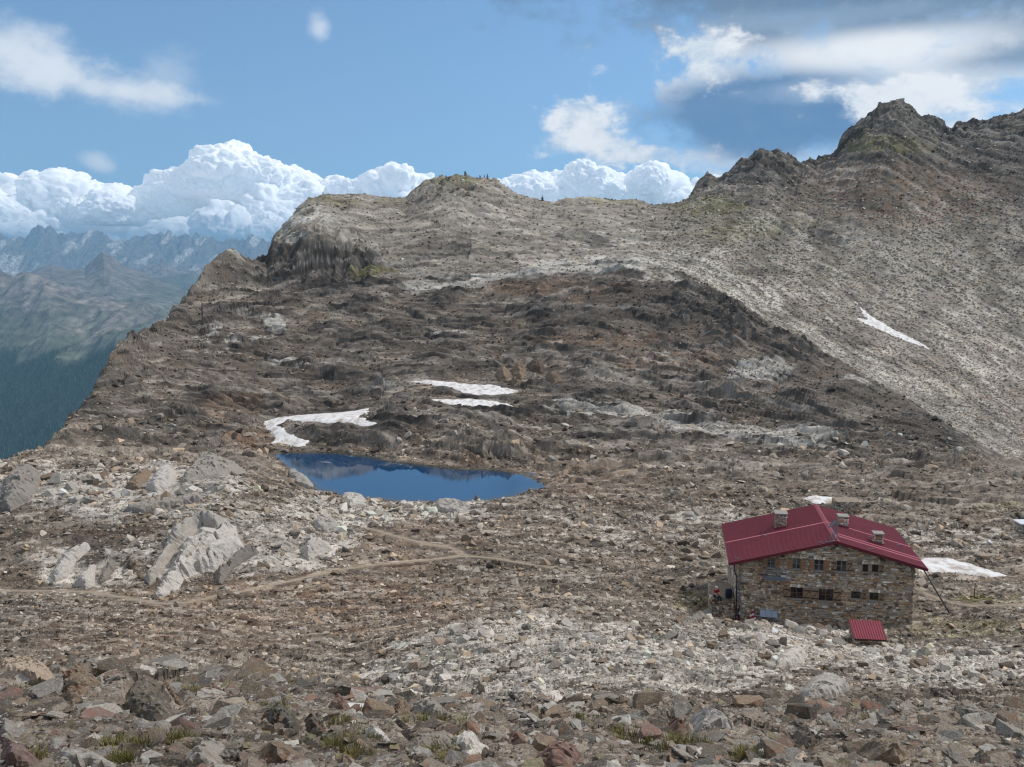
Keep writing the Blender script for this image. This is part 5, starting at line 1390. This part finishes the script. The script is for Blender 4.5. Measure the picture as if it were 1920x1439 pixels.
# ------------------------------------------------------------------ loose rock
def hull_rock(seed, flat=1.0, n=13):
    """small angular stone: convex hull of random points, about one unit across, base near z = 0"""
    r = random.Random(seed); bm = bmesh.new()
    for _ in range(n):
        v = Vector((r.uniform(-1, 1), r.uniform(-1, 1), r.uniform(-1, 1)))
        v = v / max(abs(v.x), abs(v.y), abs(v.z)) * r.uniform(.75, 1.0) if r.random() < .6 else v.normalized()
        bm.verts.new((v.x * .5, v.y * .42, v.z * .36 * flat))
    h = bmesh.ops.convex_hull(bm, input=bm.verts)
    bmesh.ops.delete(bm, geom=list({g_ for g_ in h['geom_interior'] + h['geom_unused'] if isinstance(g_, bmesh.types.BMVert)}), context='VERTS')
    me = bpy.data.meshes.new('stone'); bm.to_mesh(me); bm.free()
    me.polygons.foreach_set('use_smooth', [False] * len(me.polygons))
    return me


def slab_rock(seed, sx, sy, sz, cuts=3, rough=1.0):
    """large broken slab: hull with layered, chipped faces; unit size scaled by sx, sy, sz"""
    r = random.Random(seed); bm = bmesh.new(); skew = r.uniform(-.35, .35)
    for _ in range(17):
        v = Vector((r.uniform(-1, 1), r.uniform(-1, 1), r.choice((-1, 1)) * r.uniform(.72, 1)))
        if r.random() < .6:
            k = r.randrange(2); v[k] = math.copysign(r.uniform(.8, 1), v[k])
        bm.verts.new((v.x * .5 + skew * v.z * .25, v.y * .5, v.z * .5))
    h = bmesh.ops.convex_hull(bm, input=bm.verts)
    bmesh.ops.delete(bm, geom=list({g_ for g_ in h['geom_interior'] + h['geom_unused'] if isinstance(g_, bmesh.types.BMVert)}), context='VERTS')
    bmesh.ops.dissolve_limit(bm, angle_limit=.05, verts=bm.verts, edges=bm.edges)
    bmesh.ops.triangulate(bm, faces=bm.faces)
    for _ in range(cuts):
        lim = .17 if _ < 2 else .11
        es = [e for e in bm.edges if e.calc_length() > lim]
        if es: bmesh.ops.subdivide_edges(bm, edges=es, cuts=1)
        bmesh.ops.triangulate(bm, faces=bm.faces)
    co = np.array([v.co[:] for v in bm.verts])
    nl = r.uniform(5, 9); ph = co[:, 2] * nl + .5 * fbm(co[:, 0] * 1.3, co[:, 1] * 1.3, seed, 2)
    step = hash2(np.floor(ph).astype(np.int32), np.zeros(len(ph), np.int32), seed)
    k = 1 - .16 * rough * step - .05 * rough * fbm(co[:, 0] * 5 + co[:, 2] * 3, co[:, 1] * 5 - co[:, 2] * 2, seed + 5, 3)
    k2 = 1 - .10 * rough * fbm(co[:, 0] * 2.5, co[:, 1] * 2.5, seed + 9, 3)
    co[:, 0] *= k; co[:, 1] *= k; co[:, 2] *= k2
    for v, c in zip(bm.verts, co): v.co = Vector((c[0] * sx, c[1] * sy, c[2] * sz))
    bmesh.ops.recalc_face_normals(bm, faces=bm.faces)
    me = bpy.data.meshes.new('slab'); bm.to_mesh(me); bm.free()
    me.polygons.foreach_set('use_smooth', [False] * len(me.polygons))
    return me


ROCK_M = {
 'pale grey': rock_material('pale_gneiss', lin(192, 183, 170), lin(166, 159, 150), rust=.25, contrast=.40, scale=1.6, spots=.25),
 'grey': rock_material('grey_schist', lin(144, 135, 124), lin(122, 116, 108), lichen=.25, rust=.25, contrast=.45, scale=1.6, spots=.45),
 'brown': rock_material('brown_schist', lin(130, 111, 92), lin(108, 94, 80), lichen=.35, rust=.45, contrast=.45, scale=1.6, spots=.3),
 'dark': rock_material('dark_schist', lin(96, 86, 75), lin(84, 78, 70), lichen=.45, rust=.35, contrast=.5, scale=1.6, spots=.35),
 'rusty': rock_material('rusty_schist', lin(126, 102, 90), lin(108, 90, 84), lichen=.2, rust=.5, contrast=.45, scale=1.6, spots=.2),
 'tan': rock_material('tan_gneiss', lin(180, 160, 138), lin(158, 142, 126), rust=.35, contrast=.4, scale=1.6, spots=.1)}
shard_mat = rock_material('schist_shard', (0, 0, 0), (0, 0, 0), attr=('INSTANCER', 'tintc'), scale=4.5, contrast=.75, bump=.7, lichen=.30, rust=.35, spots=.35)
stone_mat = rock_material('scree_stone', (0, 0, 0), (0, 0, 0), attr=('INSTANCER', 'tintc'), scale=3.0, contrast=.35, bump=.3)
PROTO = [hull_rock(k, (1.0, .75, .5, 1.2)[k % 4], 12 + k % 4) for k in range(16)] + [hull_rock(50 + k, .30, 13) for k in range(6)]

ok_v = (calm > 0.12) & (beyond < 0.2) & (snow_sd < 0.25) & (sl < -0.3) & (trail_d > 0.95) & (hd > 0.8) & (outc_sd < -0.02)
inframe = (col0 > -160) & (col0 < 2080) & (row0 < 1560)


def sample(mask, n, wt=None):
    idx = np.nonzero(mask.ravel())[0]
    p = None
    if wt is not None: p = wt.ravel()[idx]; p = p / p.sum()
    pick = RNG.choice(idx, n, p=p); i, j = pick // NC, pick % NC
    s_ = S_[j] + (RNG.random(n) - .5) * (S_[1] - S_[0]); Yv = np.exp(ly[i] + (RNG.random(n) - .5) * np.gradient(ly)[i])
    return pick, s_ * Yv, Yv


shp = Z0.shape
dens = np.clip(1.15 - 1.15 * solid + 0.5 * pale * (YG < 130), 0.05, 1.5) * (1 + 0.5 * scree_r * (1 + 1.6 * np.clip(streak, -0.7, 0.7))) * (1 - 0.5 * ss(YG, 150, 180) * (1 - scree_r))
m1 = ok_v & inframe & (YG > 19)
N1 = 150000
pk, X1, Y1 = sample(m1, N1, dens)
px1 = np.clip(2.6 * (1 - RNG.random(N1)) ** (-1 / 2.35), 2.6, 20)
palef, screef, solidf = pale.ravel()[pk], scree_r.ravel()[pk], solid.ravel()[pk]
px1 = np.where(Y1 > 190, np.minimum(px1, 6.5), px1) * (1 + 0.25 * palef * (Y1 < 130))
size1 = np.minimum(px1 * Y1 / F, 1.9)
bc = BASE_COL.reshape(-1, 3)[pk]; hump_f = (ss(Y1, 150, 180) * (1 - screef) * (1 - upper.ravel()[pk]))[:, None]
u = RNG.random(N1)[:, None]; br = np.exp(RNG.normal(0, 1, N1) * (0.26 - 0.10 * screef))[:, None]
grey = lin(158, 148, 137)[None]; pl = lin(200, 190, 176)[None]; tn = lin(184, 160, 132)[None]; dk = lin(98, 88, 79)[None]
pp = 0.11 + 0.40 * palef[:, None] + 0.14 * screef[:, None]
tint1 = np.where(u < pp, pl, np.where(u < pp + .12, tn, np.where(u < pp + .20 - .07 * screef[:, None], dk, np.where(u < pp + .42, grey, bc * 1.15))))
tint1 = np.clip((tint1 * 0.72 + bc * 0.35) * br * (1 - 0.30 * hump_f), 0.02, 0.72) * np.array([0.90, 0.885, 0.86])
Z1 = zfun(X1, Y1)
# near the viewer: slabs and shards of schist
m2 = ok_v & inframe & (YG < 24) & (YG > 5.5)
N2 = 56000
pk2, X2, Y2 = sample(m2, N2)
px2 = np.clip(3.8 * (1 - RNG.random(N2)) ** (-1 / 1.85), 3.8, 64); size2 = px2 * Y2 / F
u2 = RNG.random(N2)[:, None]
pal2 = np.array([lin(128, 116, 102), lin(106, 94, 84), lin(146, 140, 131), lin(92, 86, 79), lin(128, 104, 88), lin(176, 168, 156), lin(118, 110, 84)])
tint2 = pal2[RNG.choice(7, N2, p=(.28, .15, .24, .15, .06, .07, .05))] * RNG.lognormal(-.10, .22, N2)[:, None]
Z2 = zfun(X2, Y2)

REGIONS = [  # photo rectangle -> where
 ((0, 1225, 330, 1445), 'on the foreground ledge at far left'), ((330, 1240, 640, 1445), 'on the foreground ledge left of centre'), ((640, 1290, 960, 1445), 'below the white rubble'),
 ((960, 1310, 1330, 1445), 'in the middle foreground'), ((1330, 1310, 1640, 1445), 'in the foreground below the shed'), ((1640, 1310, 1930, 1445), 'in the right foreground corner'),
 ((640, 1150, 900, 1310), 'at the left end of the white rubble'), ((900, 1140, 1180, 1320), 'on the white rubble crest'), ((1180, 1150, 1420, 1320), 'on the rubble below the flags'),
 ((1420, 1170, 1700, 1320), 'in the rubble around the small shed'), ((1700, 1150, 1930, 1320), 'in the rubble right of the shed'), ((1700, 930, 1930, 1150), 'on the debris right of the hut'),
 ((0, 1120, 640, 1260), 'on the brown scree below the footpath'), ((0, 860, 260, 1120), 'in the boulder field at the left edge'), ((260, 860, 560, 1120), 'around the big pale slab'), ((560, 930, 900, 1150), 'on the near bank of the lake'),
 ((900, 900, 1350, 1150), 'on the gravel flat left of the hut'), ((1350, 880, 1700, 1010), 'on the debris behind the hut'), ((440, 640, 1100, 930), 'on the ledges around the lake')]


def region(px, py):
    for (a, b_, c, d), n in REGIONS:
        if a <= px < c and b_ <= py < d: return n
    return 'on the slope'


# the largest stones are individuals
cen1 = np.stack(proj(X1, Y1, Z1), 1); cen2 = np.stack(proj(X2, Y2, Z2), 1)
vis1 = (cen1[:, 0] > 5) & (cen1[:, 0] < 1915) & (cen1[:, 1] < 1430) & (Y1 < 165)
vis2 = (cen2[:, 0] > 5) & (cen2[:, 0] < 1915) & (cen2[:, 1] < 1436)
big1 = np.argsort(-np.where(vis1, size1 / Y1, 0))[:130]; big2 = np.argsort(-np.where(vis2, size2 / Y2, 0))[:140]
SLABS = [slab_rock(700 + k, 1.0, .72, (.20, .27, .16, .34)[k % 4], 3, 1.5) for k in range(14)]
BLOCKS = [slab_rock(800 + k, 1.0, .85, (.62, .75, .55)[k % 3], 2, .8) for k in range(10)]
_mcopy = {}


def with_mat(me, key):
    k = (me.name, key)
    if k not in _mcopy:
        c = me.copy(); c.materials.clear(); c.materials.append(ROCK_M[key]); _mcopy[k] = c
    return _mcopy[k]


def boulder(name, me, key, loc, size, rot, label, cat='rock', group=None):
    o = obj(name, with_mat(me, key)); o.location = loc; o.scale = (size,) * 3 if not isinstance(size, tuple) else size; o.rotation_euler = rot
    return tag(o, label, cat, group, 'thing')


def where(px, py):
    """part of its region a stone lies in"""
    for (a, b_, c, d), n in REGIONS:
        if a <= px < c and b_ <= py < d:
            v = 'upper' if py < b_ + (d - b_) * .36 else ('lower' if py > b_ + (d - b_) * .68 else 'middle')
            h = 'left' if px < a + (c - a) * .36 else ('right' if px > a + (c - a) * .68 else 'centre')
            return n, v + ' ' + h
    return 'on the slope', ('left' if px < 960 else 'right')


rr = random.Random(77)
jobs = []
for i in big2:
    key = rr.choices(['brown', 'dark', 'rusty', 'grey', 'pale grey'], (34, 24, 9, 28, 5))[0]
    slab = rr.random() < .75; me_ = SLABS[rr.randrange(14)] if slab else BLOCKS[rr.randrange(10)]
    sz = float(size2[i]) * 1.05
    jobs.append((px2[i], cen2[i], key, 'flat' if slab else 'blocky', 'schist_rock', 'schist rock', me_, (X2[i], Y2[i], Z2[i] - .03 * sz), sz, (rr.gauss(.10, .28), rr.gauss(.12, .25), rr.uniform(0, 6.28)), 'rock'))
for i in big1:
    key = rr.choices(['pale grey', 'grey', 'tan', 'brown', 'dark'], (34 + 30 * palef[i], 24, 12, 18, 8))[0]
    slab = rr.random() > .75; me_ = SLABS[rr.randrange(14)] if slab else BLOCKS[rr.randrange(10)]
    sz = float(size1[i]) * 1.15
    jobs.append((px1[i], cen1[i], key, 'flat' if slab else 'blocky', 'boulder', 'boulder', me_, (X1[i], Y1[i], Z1[i] + .10 * size1[i]), sz, (rr.gauss(0, .3), rr.gauss(0, .3), rr.uniform(0, 6.28)), 'boulder'))
seen = {}
for j_ in sorted(jobs, key=lambda q: -q[0]):
    pxs, c_, key, shape, nm, noun, me_, loc, sz, rot, cat = j_
    reg, sub = where(*c_)
    base_ = '%s %s %s %s, %s' % (shape, key, noun, reg, sub)
    n = seen.get(base_, 0); seen[base_] = n + 1
    lab = ('largest ', 'second largest ', 'third largest ', 'fourth largest ', 'fifth largest ', 'sixth largest ', 'seventh largest ')[min(n, 6)] + base_
    boulder(nm, me_, key, loc, sz, rot, lab, cat, ('slabs ' if nm == 'schist_rock' else 'boulders ') + reg)
k1 = np.ones(N1, bool); k1[big1] = False; k2 = np.ones(N2, bool); k2[big2] = False


def mass(name, X, Y, Z, size, tintv, protos, lo, hi, tilt, label, sink):
    n = len(X); sc = np.stack([size * RNG.uniform(.8, 1.35, n), size * RNG.uniform(.8, 1.2, n), size * RNG.uniform(.7, 1.25, n)], 1)
    rot = np.stack([RNG.normal(0, tilt, n), RNG.normal(0, tilt, n), RNG.uniform(0, 6.28, n)], 1)
    scatter(name, np.stack([X, Y, Z + sink * size], 1), rot, sc, RNG.integers(lo, hi, n), tintv, protos, label)


mass('scree', X1[k1], Y1[k1], Z1[k1], size1[k1], tint1[k1], [(p_, stone_mat) for p_ in PROTO], 0, 18, .35, 'countless grey and brown stones strewn over the slopes', .10)
mass('shards', X2[k2], Y2[k2], Z2[k2], size2[k2], tint2[k2], [(slab_rock(860 + k, 1.0, .8, (.14, .22, .3, .11)[k % 4], 2, 1.5), shard_mat) for k in range(20)], 0, 20, .28, 'countless flat schist shards covering the foreground', -.02)

# ------------------------------------------------------------------ outcrops with a shape of their own
def outcrop(name, label, key, pts, org, sc, bulge, thick, res, seed, cat='outcrop'):
    """boss of bedrock rising out of the slope; pts outline where it meets the ground"""
    poly = [at(org[0] + x / sc, org[1] + y / sc) for x, y in pts]; pl2 = [(p.x, p.y) for p in poly]
    c0 = sum(poly, Vector()) / len(poly)
    bm = bmesh.new(); bm.faces.new([bm.verts.new((p.x, p.y, 0)) for p in poly])
    bmesh.ops.triangulate(bm, faces=bm.faces)
    for _ in range(9):
        es = [e for e in bm.edges if e.calc_length() > res]
        if not es or len(bm.verts) > 9000: break
        bmesh.ops.subdivide_edges(bm, edges=es, cuts=1); bmesh.ops.triangulate(bm, faces=bm.faces)
    co = np.array([v.co[:] for v in bm.verts]); X, Y = co[:, 0], co[:, 1]
    d = np.abs(sdist(pl2, X, Y)); L = thick
    ring = np.array([v.is_boundary for v in bm.verts])
    # long axis of the outline: foliation runs along it
    pa = np.array(pl2) - np.array(pl2).mean(0); _u, _s, vt = np.linalg.svd(pa); ang = math.atan2(vt[0][1], vt[0][0])
    wob = .35 * L
    Xw, Yw = X + wob * perlin(X / L, Y / L, seed), Y + wob * perlin(X / L, Y / L, seed + 1)
    h1, t1, e1 = facet(Xw, Yw, L * .55, seed + 2, 3.2, ang); h2, t2, e2 = facet(Xw, Yw, L * .20, seed + 4, 2.6, ang + .15)
    q = (-Xw * math.sin(ang) + Yw * math.cos(ang)) / (L * .16) + .5 * fbm(X / L, Y / L, seed + 6, 2); fr = q - np.floor(q)
    up = bulge * ss(d, -.05 * bulge, .75 * bulge) * (.75 + .25 * ss(d, 0, 2 * bulge)) + np.where(ring, 0, 1) * L * (.17 * h1 + .10 * h2 + .09 * (ss(fr, 0, .25) - fr) - .10 * (1 - ss(e1, 0, .06)) - .04 * (1 - ss(e2, 0, .08)) + .05 * fbm(X / L * 2, Y / L * 2, seed + 7, 4)) * ss(d, 0, .3 * bulge)
    up = np.where(ring, -.35 * bulge, up)
    Z = zfun(X, Y, Z0) + up * .88
    Yo = Y - up * .42
    for v, x, y, z in zip(bm.verts, X, Yo, Z): v.co = (x - c0.x, y - c0.y, z - c0.z)
    bmesh.ops.recalc_face_normals(bm, faces=bm.faces)
    if sum(f.normal.z for f in bm.faces) < 0: bmesh.ops.reverse_faces(bm, faces=bm.faces)
    me_ = bpy.data.meshes.new(name); bm.to_mesh(me_); bm.free(); me_.polygons.foreach_set('use_smooth', [False] * len(me_.polygons))
    o = obj(name, me_, ROCK_M[key]); o.location = c0
    return tag(o, label, cat, None, 'thing')


for args in OUTCROPS: outcrop(*args)

# cairns on the summit crest
def cairn(px, py, hpx, seed, label, group=None):
    r = random.Random(seed); j = int(np.clip(round(float(col_of(to_s(px, py)))), 0, NC - 1)); Yc = float(np.exp(sky_y[j])) - 2.5; Xc = float(S_[j]) * Yc
    z0_ = float(zfun(Xc, Yc)); h = hpx / F * Yc; T = tag(empty('cairn', (Xc, Yc, z0_)), label, 'cairn', group)
    n = 6; z = -.3
    for i in range(n):
        hh = (h + .3) / n; w = h * (.62 - .40 * i / n) * r.uniform(.85, 1.15)
        o = obj('stone', with_mat(PROTO[r.randrange(12)], 'dark'), None, T); o.location = (r.uniform(-.05, .05), r.uniform(-.05, .05), z + hh * .5); o.scale = (w * 1.15, w * 1.1, hh * 2.0); o.rotation_euler = (0, 0, r.uniform(0, 6))
        z += hh


CZ = [(305, 165, 4), (375, 170, 4), (415, 172, 3), (435, 172, 3), (483, 168, 5), (530, 178, 3), (580, 168, 4), (630, 166, 7), (657, 178, 6), (693, 190, 4), (718, 198, 3), (752, 205, 4), (790, 203, 4), (818, 195, 7), (878, 226, 4), (912, 214, 7)]
ORD = ['first', 'second', 'third', 'fourth', 'fifth', 'sixth', 'seventh', 'eighth', 'ninth', 'tenth', 'eleventh', 'twelfth', 'thirteenth', 'fourteenth', 'fifteenth', 'sixteenth']
for k, (zx, zy, hp) in enumerate(CZ):
    cairn(780 + zx / 6.857, 310 + zy / 6.857, hp * 1.25, 300 + k, '%s cairn from the left on the rounded summit crest' % (('tall ' if hp > 5 else 'small ') + ORD[k]), 'cairns on the rounded summit')
cairn(1017, 380, 10, 330, 'lone slender cairn on the ridge right of the rounded summit')
cairn(606, 368, 5, 331, 'tiny cairn above the dark cliff at left')
cairn(1680, 196, 6, 332, 'summit cairn on top of the pointed peak at right')

# grass in the foreground
def tuft(seed):
    r = random.Random(seed); mb = MB()
    for _ in range(46):
        a, d_ = r.uniform(0, 6.28), r.uniform(0, .16); x, y = math.cos(a) * d_, math.sin(a) * d_; h = r.uniform(.09, .20); b2 = r.uniform(.02, .11); w = .006
        dx, dy = math.cos(a + r.uniform(-.7, .7)) * b2, math.sin(a + r.uniform(-.7, .7)) * b2
        mb.add([(x - w, y, -.02), (x + w, y, -.02), (x + dx * .4 + w * .8, y + dy * .4, h * .6), (x + dx * .4 - w * .8, y + dy * .4, h * .6), (x + dx, y + dy, h)], [(0, 1, 2, 3), (3, 2, 4)])
    return mb.mesh('tuft')


gm, g, b = principled('alpine_grass', .9, .1)
oi = g.node('ShaderNodeObjectInfo'); g.l.new(g.mix(oi.outputs['Random'], tuple(lin(94, 94, 52)), tuple(lin(142, 130, 82))), b.inputs['Base Color'])
gp = []
for (x, y, n, sp) in ((30, 1292, 10, 22), (95, 1296, 5, 14), (190, 1274, 4, 12), (340, 1286, 4, 10), (382, 1312, 8, 14), (235, 1402, 9, 16), (310, 1404, 14, 26), (230, 1430, 6, 14), (262, 1418, 6, 14), (340, 1392, 8, 16), (628, 1402, 6, 10), (662, 1412, 10, 20), (700, 1404, 6, 10), (680, 1425, 6, 14), (640, 1370, 5, 14), (700, 1340, 7, 18),
                      (820, 1360, 9, 26), (860, 1385, 6, 18), (828, 1420, 8, 12), (836, 1434, 5, 10), (1160, 1392, 8, 22), (1235, 1418, 12, 30), (1300, 1405, 6, 20), (1400, 1432, 7, 12), (1120, 1350, 6, 30), (60, 1420, 4, 20), (1560, 1372, 4, 16), (1900, 1288, 4, 16), (500, 1335, 6, 26), (570, 1300, 4, 20), (1000, 1345, 4, 24)):
    for _ in range(n):
        q = at(x + rr.gauss(0, sp), y + rr.gauss(0, sp * .22))
        if q.y < 30: gp.append((q.x, q.y, float(zfun(q.x, q.y))))
gp = np.array(gp); n_ = len(gp); sc_ = RNG.uniform(.45, .95, n_)
scatter('grass', gp, np.stack([np.zeros(n_), np.zeros(n_), RNG.uniform(0, 6.28, n_)], 1), np.stack([sc_] * 3, 1), RNG.integers(0, 5, n_), np.zeros((n_, 3)), [(tuft(k), gm) for k in range(5)], 'sparse olive grass tufts between the foreground rocks')

# ------------------------------------------------------------------ haze
ZT, ZB = 720.0, HILLS_MIN - 5.0
MB().box(-42000, 42500, -300, 43000, ZB, ZT).build('haze', None)
hz = bpy.data.objects['haze']; tag(hz, 'thin blue mountain haze over the far valley', kind='stuff')
m = bpy.data.materials.new('haze_air'); m.use_nodes = True; g = NT(m.node_tree); g.n.clear()
out = g.node('ShaderNodeOutputMaterial'); pv = g.node('ShaderNodeVolumePrincipled')
pv.inputs['Color'].default_value = (0.40, 0.72, 1.0, 1); pv.inputs['Density'].default_value = 5.4e-5; pv.inputs['Anisotropy'].default_value = 0.2
g.l.new(pv.outputs[0], out.inputs['Volume']); hz.data.materials.append(m)
